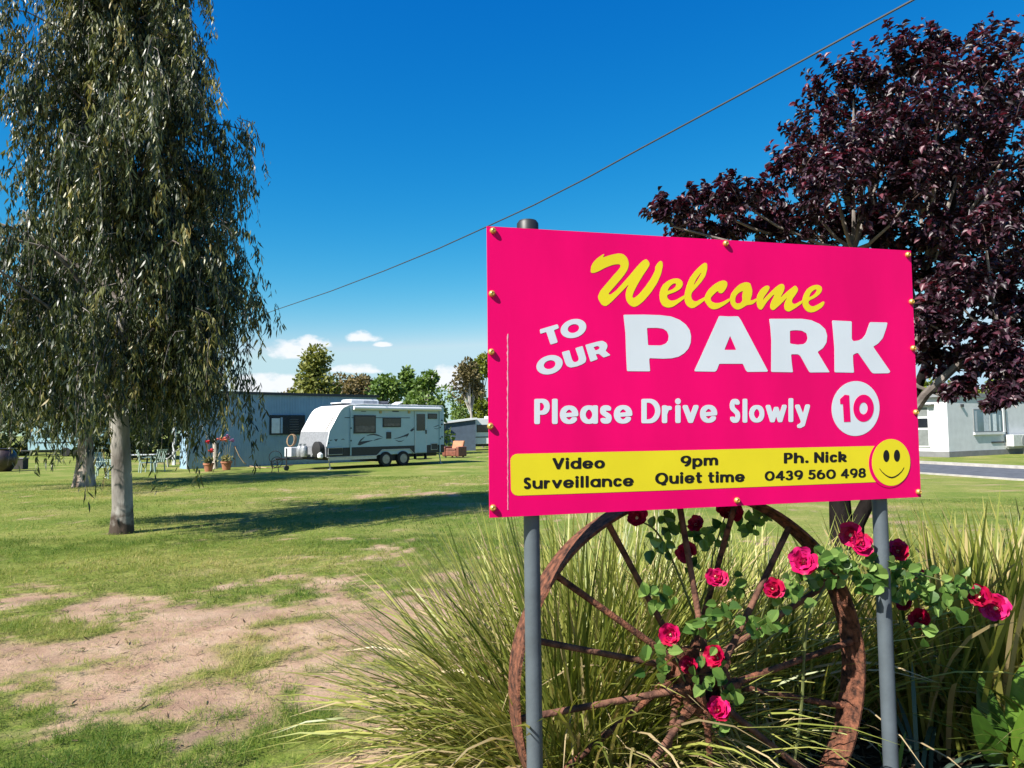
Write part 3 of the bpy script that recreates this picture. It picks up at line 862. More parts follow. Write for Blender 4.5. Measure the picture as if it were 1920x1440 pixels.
g0 = 'wide arching strap-leaf clump spilling over bare earth left of the left post'
clump(0.24, 3.34, g0, 2100, 0.36, 1.12, 0.0105, M_STRAP, lean=(-0.14, -0.02), tl=(0.05, 1.2), dr=(0.6, 2.1), seed=1, tint0=0.64, nsingle=40)
clump(0.27, 3.66, 'stiff upright fan of strap leaves rising to the lower left corner of the board', 1200, 0.34, 1.30, 0.0105, M_STRAP, lean=(-0.10, 0.0), tl=(0.0, 0.95), dr=(0.05, 0.75), seed=12, tint0=0.55, nsingle=40)
clump(0.70, 3.95, 'upright strap-leaf clump behind the left half of the wagon wheel', 1300, 0.40, 1.22, 0.012, M_STRAP, lean=(-0.02, 0.05), tl=(0.0, 0.75), dr=(0.2, 1.3), seed=2, tint0=0.60)
clump(1.35, 4.05, 'strap-leaf clump behind the right half of the wagon wheel', 1200, 0.40, 1.18, 0.012, M_STRAP, lean=(0.0, 0.05), tl=(0.0, 0.9), dr=(0.3, 1.4), seed=3, tint0=0.58)
clump(0.48, 2.98, 'low strap-leaf clump with painted-in shade inside the lower left of the wheel', 240, 0.24, 0.75, 0.011, M_STRAP, lean=(-0.05, 0.05), tl=(0.1, 1.2), dr=(0.5, 1.6), seed=4, tint0=0.36, nsingle=16)  # shade inside the wheel painted in as a darker leaf tint
clump(2.30, 3.95, 'pale yellow-green flax clump right of the right post', 620, 0.40, 1.12, 0.024, M_IRIS, lean=(0.02, 0.0), tl=(0.0, 0.55), dr=(0.1, 0.8), seed=5, tint0=0.55)
clump(2.95, 4.10, 'tall flax clump with straw tips at the right edge of the bed', 620, 0.42, 1.18, 0.020, M_IRIS, lean=(0.05, 0.0), tl=(0.0, 0.6), dr=(0.1, 0.9), seed=6, tint0=0.60)
clump(2.62, 3.35, 'dark arching strap-leaf clump low between the right post and the flax', 420, 0.28, 0.80, 0.013, M_STRAP, lean=(0.1, 0.0), tl=(0.1, 1.1), dr=(0.5, 1.6), seed=7, tint0=0.22, nsingle=16)
clump(1.78, 4.35, 'thin strap-leaf clump at the foot of the purple tree', 380, 0.30, 0.95, 0.013, M_STRAP, tl=(0.0, 0.7), dr=(0.2, 1.2), seed=8, tint0=0.5, nsingle=12)

# dry litter lying on the bed
r = np.random.default_rng(77)
k = 5200
x = r.uniform(0.1, 3.6, k); y = r.uniform(2.2, 4.7, k)
keep = mulch_mask(x, y) > 0.5; x, y = x[keep], y[keep]; k = len(x)
base = np.stack([x, y, ground_h(x, y) + r.uniform(0.004, 0.03, k)], 1)
M_LIT = leafmat('dry leaf litter', [(0, (0.05, 0.03, 0.018)), (0.5, (0.20, 0.13, 0.08)), (1, (0.48, 0.36, 0.25))], rough=0.8, trans=0.1, spec=0.2)
az = r.uniform(0, 6.28, k)
D = np.stack([np.cos(az), np.sin(az), r.normal(0, 0.15, k)], 1); N = np.stack([r.normal(0, .35, k), r.normal(0, .35, k), np.ones(k)], 1)
o = leaves('leaf_litter', leaf_template2([(0, .15), (.4, 1), (.75, .8), (1, .05)], 0.15), base, D, N, r.uniform(0.03, 0.11, k), r.uniform(0.004, 0.013, k), r.uniform(0, 1, k) ** 0.8, M_LIT)
tag(o, 'dry brown leaves and straw lying on the garden bed', 'leaf litter', kind='stuff')
k = 700
y = np.sqrt(r.uniform(3.3 ** 2, 9.5 ** 2, k)); x = y * r.uniform(-0.74, 0.0, k)
base = np.stack([x, y, ground_h(x, y) + 0.006], 1); az = r.uniform(0, 6.28, k)
D = np.stack([np.cos(az), np.sin(az), r.normal(0, 0.08, k)], 1); N = np.stack([r.normal(0, .25, k), r.normal(0, .25, k), np.ones(k)], 1)
o = leaves('fallen_leaves', leaf_template2([(0, .1), (.35, 1), (.7, .8), (1, .05)], 0.2), base, D, N, r.uniform(0.03, 0.12, k), r.uniform(0.002, 0.008, k), r.uniform(0, .8, k), M_LIT)
tag(o, 'small brown gum leaves and twigs fallen on the lawn', 'fallen leaves', kind='stuff')

# broad-leaved plant in the right corner, and grey-green strap plants before it
M_BROAD = leafmat('broad glossy leaf', [(0, (0.03, 0.075, 0.012)), (0.5, (0.075, 0.17, 0.02)), (1, (0.20, 0.34, 0.045))], rough=0.35, trans=0.35, spec=0.5, tcol=(1.6, 1.9, 0.5))
M_GREY = leafmat('grey-green leaf', [(0, (0.03, 0.06, 0.045)), (1, (0.12, 0.18, 0.11))], rough=0.45, trans=0.2, spec=0.4)
pb = G(1905, 1490)
cn_ = thing('canna_plant', 'broad-leaved plant with big glossy leaves in the lower right corner', 'plant', (pb.x, pb.y, 0))
def broadleaf(parent, base, tip, wid, nor, tint, mat, stalk=0.3, curl=0.06, nseg=12):
    base, tip = Vector(base), Vector(tip); d = tip - base; ln = d.length; d.normalize()
    nn = Vector(nor); nn = (nn - d * nn.dot(d)).normalized(); s = nn.cross(d)
    V, Fc, T = [], [], []
    cols = 6
    for i in range(nseg + 1):
        t = i / nseg; u = max(0.0, (t - stalk) / (1 - stalk))
        w = wid * (math.sin(math.pi * min(1, u ** 0.75)) ** 0.72 if 0 < u < 1 else 0) + 0.006 * (1 - t)
        c = base + d * (ln * t) + nn * (-curl * ln * (t ** 2))
        for j in range(-cols, cols + 1):
            q = j / cols
            V.append(tuple(c + s * (w * q) + nn * (0.22 * abs(q) * w + 0.012 * w * math.sin(i * 2.2 + abs(j) * 1.1) * abs(q) * 3)))
            T.append(tint + (0.12 if j == 0 else 0) + 0.07 * math.sin(i * 3.1 + j))
    m_ = 2 * cols + 1
    for i in range(nseg):
        for j in range(m_ - 1): Fc.append((i * m_ + j, i * m_ + j + 1, (i + 1) * m_ + j + 1, (i + 1) * m_ + j))
    return npmesh('leaf', np.array(V), np.array(Fc), mat, parent, np.clip(T, 0, 1), smooth=True)
def lp(px, py, Y): return P(px, py, Y) - Vector((pb.x, pb.y, 0))
Y0 = pb.y
for bx, by, tx, ty, Yt, wd, nr, ti in [(1893, 1440, 1838, 1268, Y0 + .05, .050, (-.5, -.8, .2), .25), (1900, 1440, 1930, 1225, Y0 - .05, .062, (-.7, -.6, .4), .75), (1890, 1450, 1828, 1330, Y0 - .12, .045, (-.4, -.8, .5), .3),
                                       (1905, 1440, 1960, 1290, Y0 - .15, .055, (-.3, -.7, .6), .8), (1898, 1440, 1885, 1410, Y0 - .3, .030, (-.8, -.4, .5), .9), (1900, 1440, 1925, 1320, Y0 - .22, .040, (-.9, -.4, .3), .85)]:
    broadleaf(cn_, lp(bx, by + 30, Y0), lp(tx, ty, Yt), wd, nr, ti, M_BROAD)
MB().tube([(0, 0, -0.02), (0.0, -0.01, 0.18)], [0.018, 0.012], 8).build('stem', pm('yellow green stem', (0.32, 0.33, 0.04), 0.5), cn_, smooth=True)
pa = G(1738, 1480)
ag = thing('strap_plant', 'grey-green strap plant with folded leaves right of the right post', 'plant', (pa.x, pa.y, 0))
ra = random.Random(5)
for i in range(11):
    th = ra.uniform(-0.6, 1.8) if i < 8 else ra.uniform(0, 6.28)
    s = [np.array([v]) for v in (th, ra.uniform(.15, .9), ra.uniform(.32, .55), .020, ra.uniform(.3, 1.6), ra.uniform(0, 1), ra.uniform(-.6, .6))]
    blades('leaf', np.array([[ra.uniform(-.03, .03), ra.uniform(-.03, .03), 0.0]]), s[0], s[1], s[2], s[3], s[4], s[5], M_GREY, ag, 8, s[6])
pq = G(1672, 1520)
bg_ = thing('green_shoot', 'bright green pointed shoot at the foot of the right post', 'plant', (pq.x, pq.y, 0))
for th, tl_, ln_ in [(0.3, .22, .34), (2.6, .10, .30), (0.9, .42, .26), (4.2, .3, .22)]:
    blades('leaf', np.array([[0, 0, -0.01]]), *[np.array([v]) for v in (th, tl_, ln_, .034, .15, .8)], M_BROAD, bg_, 7, np.array([1.1]))

# ------------------------------------------------------------------ climbing rose through the wheel
M_PETAL = leafmat('rose petals', [(0, (0.16, 0.002, 0.018)), (0.35, (0.50, 0.003, 0.05)), (0.65, (0.68, 0.006, 0.15)), (1, (0.80, 0.06, 0.40))], rough=0.5, trans=0.22, spec=0.3, tcol=(1.4, 0.6, 1.0))
M_RLEAF = leafmat('rose leaves', [(0, (0.02, 0.06, 0.012)), (0.4, (0.08, 0.17, 0.03)), (1, (0.24, 0.36, 0.09))], rough=0.38, trans=0.25, spec=0.5, tcol=(1.5, 1.8, 0.5))
M_CANE = pm('green brown cane', (0.14, 0.16, 0.05), 0.6, 0.3, 30)
M_STAM = pm('pale stamens', (0.80, 0.66, 0.38), 0.7, 0.2, 80)
rb = G(1400, 1520)
RBASE = Vector((rb.x, SO.y + 0.55, 0))
rose = thing('rose_bush', 'climbing rose with crimson flowers threaded through the wagon wheel', 'rose bush', RBASE)
rr_ = random.Random(9)
def depth_at(px, off): return (S(px, 1100) - SN * off).y
def rp(px, py, off): return P(px, py, depth_at(px, off)) - RBASE
# one petal mesh in three tints, cupped
def petal_mesh(tint):
    V, Fc, T = [], [], []
    for i in range(6):
        t = i / 5; w = (0.20, .62, .95, 1.0, .82, .40)[i]
        for j in range(-2, 3):
            q = j / 2
            V.append((t + (-0.10 * abs(q) if i == 5 else 0), q * w * 0.62, 0.30 * t * t + 0.20 * q * q * w - (0.13 if i == 5 else 0.03 * (i == 4)) + 0.085 * math.sin(6 * q + 1.7 * i) * t))
            T.append(tint + (0.30 if i == 0 else 0) - 0.05 * i * 0.5)
    for i in range(5):
        for j in range(4): Fc.append((i * 5 + j, i * 5 + j + 1, i * 5 + j + 6, i * 5 + j + 5))
    me = bpy.data.meshes.new('petal'); me.from_pydata(V, [], Fc)
    a = me.attributes.new('tint', 'FLOAT', 'POINT'); a.data.foreach_set('value', np.clip(np.array(T, np.float32), 0, 1))
    me.materials.append(M_PETAL); me.shade_smooth(); return me
PM = [petal_mesh(t) for t in (0.30, 0.45, 0.60, 0.78)]
FL = [(1195, 972, .10, 23, 0), (1343, 1083, .08, 24, 2), (1449, 1104, .06, 23, 1), (1507, 1053, .05, 26, 3), (1597, 1004, .10, 22, 1), (1613, 1022, .07, 25, 2), (1684, 1035, .16, 26, 1),
      (1257, 1190, .03, 22, 2), (1293, 1248, .05, 21, 1), (1345, 1233, .02, 23, 1), (1345, 1334, .02, 23, 2), (1838, 1120, .05, 25, 1), (1868, 1140, .07, 25, 2), (1697, 1133, .24, 18, 0),
      (1726, 1160, .22, 22, 0), (1305, 985, .34, 20, 0), (1287, 1035, .36, 22, 0), (1366, 963, .32, 24, 0), (1720, 1075, .22, 14, 1)]  # lowest tone paints shade into the flowers set far back
FPOS = []
for px, py, off, rpx, tone in FL:
    c = rp(px, py, off); FPOS.append(c)
    rad = rpx / F * depth_at(px, off) * rr_.uniform(.76, 1.0)
    out = (-(c + RBASE - CAM)).normalized() * 0.75 + Vector((rr_.uniform(-.5, .2), rr_.uniform(-.3, .3), rr_.uniform(-.05, .6)))
    out.normalize(); u_ = out.orthogonal().normalized(); v_ = out.cross(u_)
    fl = MB().lathe([(rad * 0.10, -rad * 0.30), (rad * 0.16, -rad * 0.1), (rad * 0.20, rad * 0.16), (rad * 0.12, rad * 0.24), (0, rad * 0.26)], 10, o=c, ax=Matrix((u_, v_, out)).transposed()).build('flower', M_STAM, rose, smooth=True)
    opn = rr_.uniform(0.0, 0.35)
    for ring, (cnt, op, sc) in enumerate([(6, 0.02 + opn, 1.08), (5, 0.32 + opn, 0.88), (4, 0.72 + opn, 0.60)]):
        for q in range(cnt):
            a = 2 * math.pi * (q + 0.5 * ring + rr_.uniform(-.18, .18)) / cnt
            rd = u_ * math.cos(a) + v_ * math.sin(a)
            e = op + rr_.uniform(-.28, .28)
            dx = rd * math.cos(e) + out * math.sin(e); nz = out * math.cos(e) - rd * math.sin(e); sy_ = nz.cross(dx)
            s = rad * sc * rr_.uniform(.78, 1.18)
            o = bpy.data.objects.new('petal', PM[min(3, max(0, tone + rr_.choice([0, 0, 0, 1, -1])))]); COL.objects.link(o); o.parent = fl
            mt = Matrix((dx * s, sy_ * s * rr_.uniform(.95, 1.2), nz * s)).transposed().to_4x4(); mt.translation = c + out * (rad * 0.03 * ring); o.matrix_local = mt
def cane(pts, r0, r1):
    q = []
    pts = [Vector(p) for p in pts]
    for i in range(len(pts) - 1):
        p0, p1, p2, p3 = pts[max(i - 1, 0)], pts[i], pts[i + 1], pts[min(i + 2, len(pts) - 1)]
        for t in np.linspace(0, 1, 7)[:-1]:
            q.append(0.5 * ((2 * p1) + (p2 - p0) * t + (2 * p0 - 5 * p1 + 4 * p2 - p3) * t * t + (3 * p1 - p0 - 3 * p2 + p3) * t ** 3))
    q.append(pts[-1])
    MB().tube(q, list(np.linspace(r0, r1, len(q))), 6).build('cane', M_CANE, rose, smooth=True)
    return q
B0 = Vector((0, 0, -0.02))
cane([B0, rp(1380, 1400, .3), rp(1300, 1150, .3), rp(1240, 1010, .2), rp(1195, 975, .12)], .007, .003)
cane([B0, rp(1420, 1380, .25), rp(1420, 1200, .2), rp(1445, 1110, .08)], .006, .003)
cane([B0 + Vector((.05, 0, 0)), rp(1500, 1350, .2), rp(1520, 1150, .12), rp(1600, 1060, .10), rp(1690, 1070, .12), rp(1770, 1090, .08), rp(1850, 1125, .06)], .007, .0025)
cane([B0, rp(1400, 1420, .15), rp(1360, 1330, .05), rp(1345, 1245, .03)], .006, .003)
cane([B0, rp(1370, 1430, .2), rp(1290, 1290, .12), rp(1257, 1200, .04)], .005, .003)
cane([rp(1445, 1190, .2), rp(1470, 1110, .1), rp(1507, 1060, .06)], .004, .0025)
cane([rp(1600, 1070, .1), rp(1590, 1040, .1), rp(1605, 1012, .1)], .004, .0025)
cane([rp(1300, 1150, .3), rp(1330, 1100, .2), rp(1343, 1090, .1)], .004, .0025)
cane([B0, rp(1370, 1300, .4), rp(1330, 1100, .4), rp(1360, 965, .34)], .006, .003)
cane([rp(1690, 1070, .12), rp(1720, 1120, .2), rp(1724, 1155, .23)], .004, .0025)
CL = [(1230, 995, .12, 9), (1213, 1105, .12, 7), (1240, 1122, .1, 6), (1232, 1215, .05, 6), (1238, 1250, .05, 5), (1318, 1163, .07, 8), (1362, 1150, .06, 8), (1392, 1156, .05, 7), (1440, 1168, .05, 7), (1426, 1186, .05, 6),
      (1325, 1262, .01, 5), (1330, 1290, .02, 7), (1362, 1282, .02, 8), (1345, 1362, .02, 5), (1560, 1075, .08, 9), (1600, 1078, .08, 10), (1650, 1080, .06, 9), (1545, 1035, .06, 7), (1482, 1110, .06, 7), (1690, 1088, .08, 8),
      (1722, 1108, .12, 8), (1742, 1085, .12, 7), (1722, 1190, .15, 5), (1806, 1100, .06, 7), (1806, 1155, .03, 2), (1330, 1195, .06, 4), (1312, 1000, .36, 9), (1400, 985, .36, 10), (1350, 1000, .38, 9), (1290, 1060, .36, 8), (1660, 1105, .1, 6),
      (1560, 1050, .08, 6), (1500, 1095, .08, 6), (1470, 1130, .08, 6), (1255, 970, .2, 8), (1425, 970, .32, 8), (1625, 1062, .08, 8), (1765, 1108, .1, 6), (1240, 1035, .15, 6), (1385, 1105, .2, 6), (1780, 1092, .08, 6), (1705, 1062, .12, 8), (1662, 1056, .08, 7), (1580, 1058, .07, 8), (1622, 1096, .07, 8), (1522, 1082, .07, 7), (1745, 1120, .14, 7), (1690, 1115, .12, 7), (1540, 1100, .1, 7)]
pos, D, N, LN, TI = [], [], [], [], []
for px, py, off, cnt in CL:
    c = rp(px, py, off); big_ = cnt == 2
    for q in range(cnt):
        a = rr_.uniform(0, 6.28); d = Vector((math.cos(a), rr_.uniform(-.6, .3), math.sin(a) - 0.25)).normalized()
        pos.append(c + Vector((rr_.gauss(0, .022), rr_.gauss(0, .025), rr_.gauss(0, .022)))); D.append(d)
        N.append(Vector((rr_.uniform(-.9, .2), -1.0, rr_.uniform(0, 1.1)))); LN.append(.062 if big_ else rr_.uniform(.030, .056)); TI.append(rr_.uniform(.15, 1))
LN = np.array(LN)
leaves('leaf', leaf_template([(0, .05), (.2, .75), (.45, 1), (.75, .75), (1, .03)], 0.35, -0.12), np.array([tuple(p) for p in pos]), np.array([tuple(p) for p in D]), np.array([tuple(p) for p in N]), LN, LN * 0.40, np.array(TI), M_RLEAF, rose, single=len(pos))

# ------------------------------------------------------------------ trees
M_BARKW = pm('pale gum bark', (0.17, 0.145, 0.125), 0.85, 0.25, 3.2, 0.5, 22, col2=(0.47, 0.44, 0.40), lo=0.30, hi=0.62, stretch=(1, 1, 0.35), spec=0.2)
def stocking(m_):
    """dark rough bark that stays on the foot of the trunk"""
    n, l = m_.node_tree.nodes, m_.node_tree.links; b = n['Principled BSDF']
    src = b.inputs['Base Color'].links[0].from_socket
    tc = n.new('ShaderNodeTexCoord'); sp = n.new('ShaderNodeSeparateXYZ'); l.new(tc.outputs['Object'], sp.inputs[0])
    no = n.new('ShaderNodeTexNoise'); no.inputs['Scale'].default_value = 7; no.inputs['Detail'].default_value = 6; l.new(tc.outputs['Object'], no.inputs['Vector'])
    ad = n.new('ShaderNodeMath'); ad.operation = 'MULTIPLY_ADD'; l.new(no.outputs['Fac'], ad.inputs[0]); ad.inputs[1].default_value = -0.9; l.new(sp.outputs[2], ad.inputs[2])
    mr = n.new('ShaderNodeMapRange'); l.new(ad.outputs[0], mr.inputs['Value']); mr.inputs['From Min'].default_value = -0.28; mr.inputs['From Max'].default_value = 0.02
    mx = n.new('ShaderNodeMix'); mx.data_type = 'RGBA'; l.new(mr.outputs[0], mx.inputs['Factor']); mx.inputs['A'].default_value = (0.055, 0.04, 0.03, 1); l.new(src, mx.inputs['B'])
    l.new(mx.outputs['Result'], b.inputs['Base Color'])
stocking(M_BARKW)
M_BARK_SHADED = pm('dark rough bark', (0.018, 0.015, 0.014), 0.9, 0.35, 9, 0.6, 40, stretch=(1, 1, 0.4), spec=0.02)  # shade on the plum trunks is put into this near-black colour
M_BARKR = pm('peeling gum bark', (0.24, 0.165, 0.12), 0.9, 0.3, 4, 0.5, 20, col2=(0.56, 0.47, 0.40), stretch=(1, 1, 0.3), spec=0.15)
M_BARKG = pm('grey branch bark', (0.17, 0.14, 0.125), 0.85, 0.3, 8, 0.3, 40, col2=(0.33, 0.29, 0.26), spec=0.2)
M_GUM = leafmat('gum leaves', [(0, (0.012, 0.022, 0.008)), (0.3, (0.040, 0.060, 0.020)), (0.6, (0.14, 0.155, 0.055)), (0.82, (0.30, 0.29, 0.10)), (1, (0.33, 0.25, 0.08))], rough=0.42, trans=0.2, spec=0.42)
T_GUM = leaf_template2([(0, .12), (.25, .9), (.55, 1), (1, .06)], 0.22)


def gum(base, name_label, H, envelope, z0, nlimb, nspray, nleaf, lsize, trunk_pts, trunk_r, bark, seed, single, cat='tree', low=None, tintshift=0.0, mat=None, extra=()):
    r = np.random.default_rng(seed)
    t = thing('gum_tree', name_label, cat, base)
    tr = MB(); tr.tube(trunk_pts, trunk_r, 18)
    # root flare unevenness
    for i, v in enumerate(tr.v):
        h = max(0.0, 0.5 - v[2]) * 0.35
        a = math.atan2(v[1], v[0]); s = 1 + h * (0.35 + 0.4 * math.sin(3 * a + seed) + 0.25 * math.sin(7 * a)) + 0.05 * mnoise.noise(Vector((v[0] * 4, v[1] * 4, v[2] * 1.3)))
        tr.v[i] = (v[0] * s if v[2] < 0.8 else v[0], v[1] * s if v[2] < 0.8 else v[1], v[2])
    trunk = tr.build('trunk', bark, t, smooth=True)
    tp = np.array([tuple(p) for p in trunk_pts]); tz = tp[:, 2]
    lim = MB(); anchors = []
    for i in range(nlimb + len(extra)):
        f = (i + r.uniform(0, 1)) / nlimb
        z = z0 + (H - z0) * f
        az = i * 2.399 + r.uniform(-.5, .5)
        R_ = envelope(z, az) * r.uniform(0.42, 1.15)
        if i >= nlimb: az, z, R_ = extra[i - nlimb]
        zs = max(1.9, z - 0.75 * R_ * r.uniform(.6, 1.2)); zs = min(zs, tz[-1])
        st = np.array([np.interp(zs, tz, tp[:, 0]), np.interp(zs, tz, tp[:, 1]), zs])
        mid = st + np.array([math.cos(az) * R_ * .5, math.sin(az) * R_ * .5, (z - zs) * .85 + .25])
        end = np.array([np.interp(z, tz, tp[:, 0]) * .6 + math.cos(az) * R_, np.interp(z, tz, tp[:, 1]) * .6 + math.sin(az) * R_, z - 0.15 * R_])
        pts = [st * (1 - q) ** 2 + mid * 2 * q * (1 - q) + end * q * q + r.normal(0, .03, 3) for q in np.linspace(0, 1, 8)]
        rb_ = float(np.interp(zs, tz, trunk_r)) * r.uniform(.25, .4)
        lim.tube([Vector(p) for p in pts], list(np.linspace(rb_, .008, 8)), 6)
        for s_ in range(nspray):
            q = r.uniform(0.12, 1.0) ** 0.62
            p = st * (1 - q) ** 2 + mid * 2 * q * (1 - q) + end * q * q
            anchors.append((p + r.normal(0, [.22, .22, .18]), az))
    lim.build('limbs', M_BARKG, t, smooth=True)
    pos, D, N, T, LN = [], [], [], [], []
    tw = MB()
    for k_, (p, az) in enumerate(anchors):
        a = az + r.normal(0, 0.9); out = r.uniform(0.12, 0.55); hang = r.uniform(0.45, 1.25)
        if low and r.uniform() < low[0]: hang += r.uniform(0.2, low[1])
        hang = min(hang, max(0.2, p[2] - 0.75))
        q = np.linspace(0, 1, 6)
        lx = p[0] + math.cos(a) * out * np.sqrt(q); ly = p[1] + math.sin(a) * out * np.sqrt(q); lz = p[2] + 0.10 * np.sin(q * 3.1) - hang * q ** 1.3
        if k_ % 3 == 0: tw.tube([Vector(v) for v in zip(lx, ly, lz)], [.007, .006, .005, .004, .003, .002], 4, caps=False)
        cl = r.uniform(0, 1)
        n_ = int(nleaf * r.uniform(.6, 1.4))
        s = r.uniform(0.05, 1, n_)
        pp = np.stack([np.interp(s, q, lx), np.interp(s, q, ly), np.interp(s, q, lz)], 1) + r.normal(0, .035, (n_, 3))
        aa = r.uniform(0, 6.28, n_); sp = np.abs(r.normal(0.35, .28, n_))
        pos.append(pp); D.append(np.stack([np.cos(aa) * sp, np.sin(aa) * sp, -np.ones(n_)], 1))
        N.append(np.stack([r.normal(0, 1, n_), r.normal(0, 1, n_), r.normal(0, .35, n_)], 1))
        hi_ = np.clip((p[2] - 5.0) / 5, 0, 1)  # sunlit paleness painted into the leaf tint, rising with height
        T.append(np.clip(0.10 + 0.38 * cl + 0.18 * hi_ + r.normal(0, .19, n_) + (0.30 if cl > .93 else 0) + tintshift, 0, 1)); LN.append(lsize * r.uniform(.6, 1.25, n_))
    tag(tw.build('twigs', M_BARKG, t), kind='stuff')
    pos, D, N, T, LN = map(np.concatenate, (pos, D, N, T, LN))
    rank = ((pos + np.array(base) - np.array(CAM)) ** 2).sum(1)
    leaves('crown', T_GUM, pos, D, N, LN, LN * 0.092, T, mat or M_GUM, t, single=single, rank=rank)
    return t


gb = G(227, 1000)
def env1(z, az):
    b_ = float(np.interp(z, [1.8, 2.6, 3.6, 4.5, 5.4, 6.3, 7.8, 9, 10.5, 11.5], [1.7, 2.15, 2.3, 2.25, 2.05, 1.85, 1.55, 1.25, .9, .4]))
    return b_ * (1.0 + 0.16 * math.sin(3 * az + z * 1.7) + 0.40 * max(0, -math.cos(az)))
tpx = [(228, 1004, .185), (229, 985, .172), (230, 950, .160), (228, 880, .152), (224, 800, .148), (222, 740, .14), (228, 640, .13), (245, 520, .12), (250, 400, .105), (235, 260, .09), (215, 120, .07), (205, -40, .05), (208, -180, .03), (212, -300, .012)]
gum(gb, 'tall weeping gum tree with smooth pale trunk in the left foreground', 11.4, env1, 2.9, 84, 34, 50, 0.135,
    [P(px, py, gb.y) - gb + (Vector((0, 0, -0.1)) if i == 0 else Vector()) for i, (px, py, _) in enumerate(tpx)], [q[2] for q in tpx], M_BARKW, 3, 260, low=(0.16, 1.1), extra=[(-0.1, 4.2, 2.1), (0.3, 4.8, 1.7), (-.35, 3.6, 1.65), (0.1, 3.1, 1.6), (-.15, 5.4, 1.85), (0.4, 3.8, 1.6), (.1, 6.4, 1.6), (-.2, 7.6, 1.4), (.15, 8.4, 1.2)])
g2 = G(158, 912)
def env2(z, az): return float(np.interp(z, [2, 3.2, 5, 7, 8.5, 9.5], [3.2, 4.1, 4.2, 3.4, 2.2, .8])) * (1 + .12 * math.sin(2 * az + z))
t2 = [(157, 914, .36), (158, 900, .30), (160, 870, .26), (161, 830, .22), (165, 790, .20), (160, 700, .17), (150, 600, .13), (150, 480, .09), (150, 380, .03)]
gum(g2, 'broad weeping gum tree with peeling brown trunk behind the nearer gum', 9.6, env2, 2.9, 64, 22, 28, 0.22,
    [P(px, py, g2.y) - g2 + (Vector((0, 0, -0.1)) if i == 0 else Vector()) for i, (px, py, _) in enumerate(t2)], [q[2] for q in t2], M_BARKR, 5, 120, low=(0.25, 1.6), tintshift=0.06)

# purple-leaved plum behind the board
M_PLUM = leafmat('plum leaves', [(0, (0.012, 0.007, 0.011)), (0.4, (0.030, 0.013, 0.023)), (0.75, (0.075, 0.027, 0.048)), (1, (0.17, 0.05, 0.07))], rough=0.44, trans=0.16, spec=0.45, tcol=(2.2, 0.5, 0.7))
pbm = P(1583, 985, 4.75); PB = Vector((pbm.x, pbm.y, 0))
plum = thing('plum_tree', 'small tree with dark purple leaves rising behind the right side of the board', 'tree', PB)
rp_ = random.Random(21); rn = np.random.default_rng(21)
def pl(px, py, Y): return P(px, py, Y) - PB
blobs = [(1262, 425, 4.6, 48), (1330, 392, 4.8, 52), (1395, 385, 4.6, 55), (1440, 430, 5.0, 50), (1490, 345, 4.7, 62), (1545, 265, 4.9, 70), (1570, 370, 4.4, 70), (1600, 185, 4.8, 75), (1655, 290, 5.2, 90), (1700, 150, 4.7, 75),
         (1755, 250, 4.3, 90), (1770, 110, 4.9, 62), (1850, 160, 4.6, 85), (1700, 380, 4.4, 80), (1800, 370, 5.1, 95), (1880, 300, 4.3, 90), (1760, 470, 4.6, 75), (1850, 470, 4.2, 85), (1920, 420, 4.7, 90), (1800, 570, 4.3, 60), (1885, 575, 4.5, 70), (1770, 640, 4.5, 42),
         (1850, 655, 4.2, 48), (1900, 720, 4.1, 40), (1990, 200, 4.8, 110), (2010, 380, 4.5, 120), (2000, 560, 4.6, 100), (1960, 660, 4.3, 60), (1640, 440, 4.9, 45), (1880, 240, 5.6, 100), (1700, 250, 5.8, 100), (1560, 320, 5.6, 80), (1800, 420, 5.9, 110), (1960, 500, 5.8, 110), (1885, 750, 4.0, 26), (1300, 448, 4.9, 45), (1375, 450, 5.1, 48), (1460, 455, 4.8, 52), (1530, 440, 5.0, 55), (1600, 450, 5.0, 55), (1690, 480, 4.9, 70), (1740, 560, 4.8, 60), (1835, 560, 4.7, 80), (1930, 620, 4.5, 70), (1620, 330, 4.5, 80), (1740, 350, 5.0, 90), (1765, 690, 4.6, 34), (1745, 610, 4.3, 45), (1800, 740, 4.4, 26), (1860, 690, 4.3, 45), (1910, 690, 4.2, 50)]
br = MB(); tips = []
forks = [pl(1600, 800, 4.75), pl(1690, 700, 4.7), pl(1720, 620, 4.7), pl(1650, 560, 4.85), pl(1740, 480, 4.7), pl(1600, 470, 4.8), pl(1790, 560, 4.6), pl(1870, 610, 4.3), pl(1960, 560, 4.3)]
tk = MB()
tk.tube([pl(1578, 1010, 4.75) * 1 + Vector((0, 0, -0.9)), pl(1577, 985, 4.75), pl(1574, 930, 4.76), pl(1580, 860, 4.78), pl(1620, 700, 4.8), pl(1650, 560, 4.85), pl(1640, 400, 4.9), pl(1620, 250, 4.85)], [.085, .072, .066, .06, .05, .04, .028, .012], 10)
plum_t = tk.build('trunk', M_BARK_SHADED, plum, smooth=True)
tk = MB(); tk.tube([pl(1590, 1030, 4.72) + Vector((0, 0, -0.8)), pl(1605, 985, 4.72), pl(1630, 935, 4.7), pl(1690, 800, 4.68), pl(1735, 690, 4.65), pl(1760, 560, 4.65), pl(1785, 400, 4.7), pl(1800, 220, 4.7)], [.06, .05, .044, .034, .028, .024, .018, .01], 10)
tk.build('trunk', M_BARK_SHADED, plum, smooth=True)
tk = MB(); tk.tube([pl(1700, 790, 4.68), pl(1735, 740, 4.55), pl(1800, 680, 4.4), pl(1870, 610, 4.3), pl(1960, 560, 4.3)], [.034, .028, .022, .016, .01], 8)
tk.tube([pl(1700, 730, 4.66), pl(1722, 600, 4.8), pl(1690, 480, 4.9), pl(1600, 400, 4.9)], [.03, .024, .018, .012], 8)
pos, D, N, T, LN = [], [], [], [], []
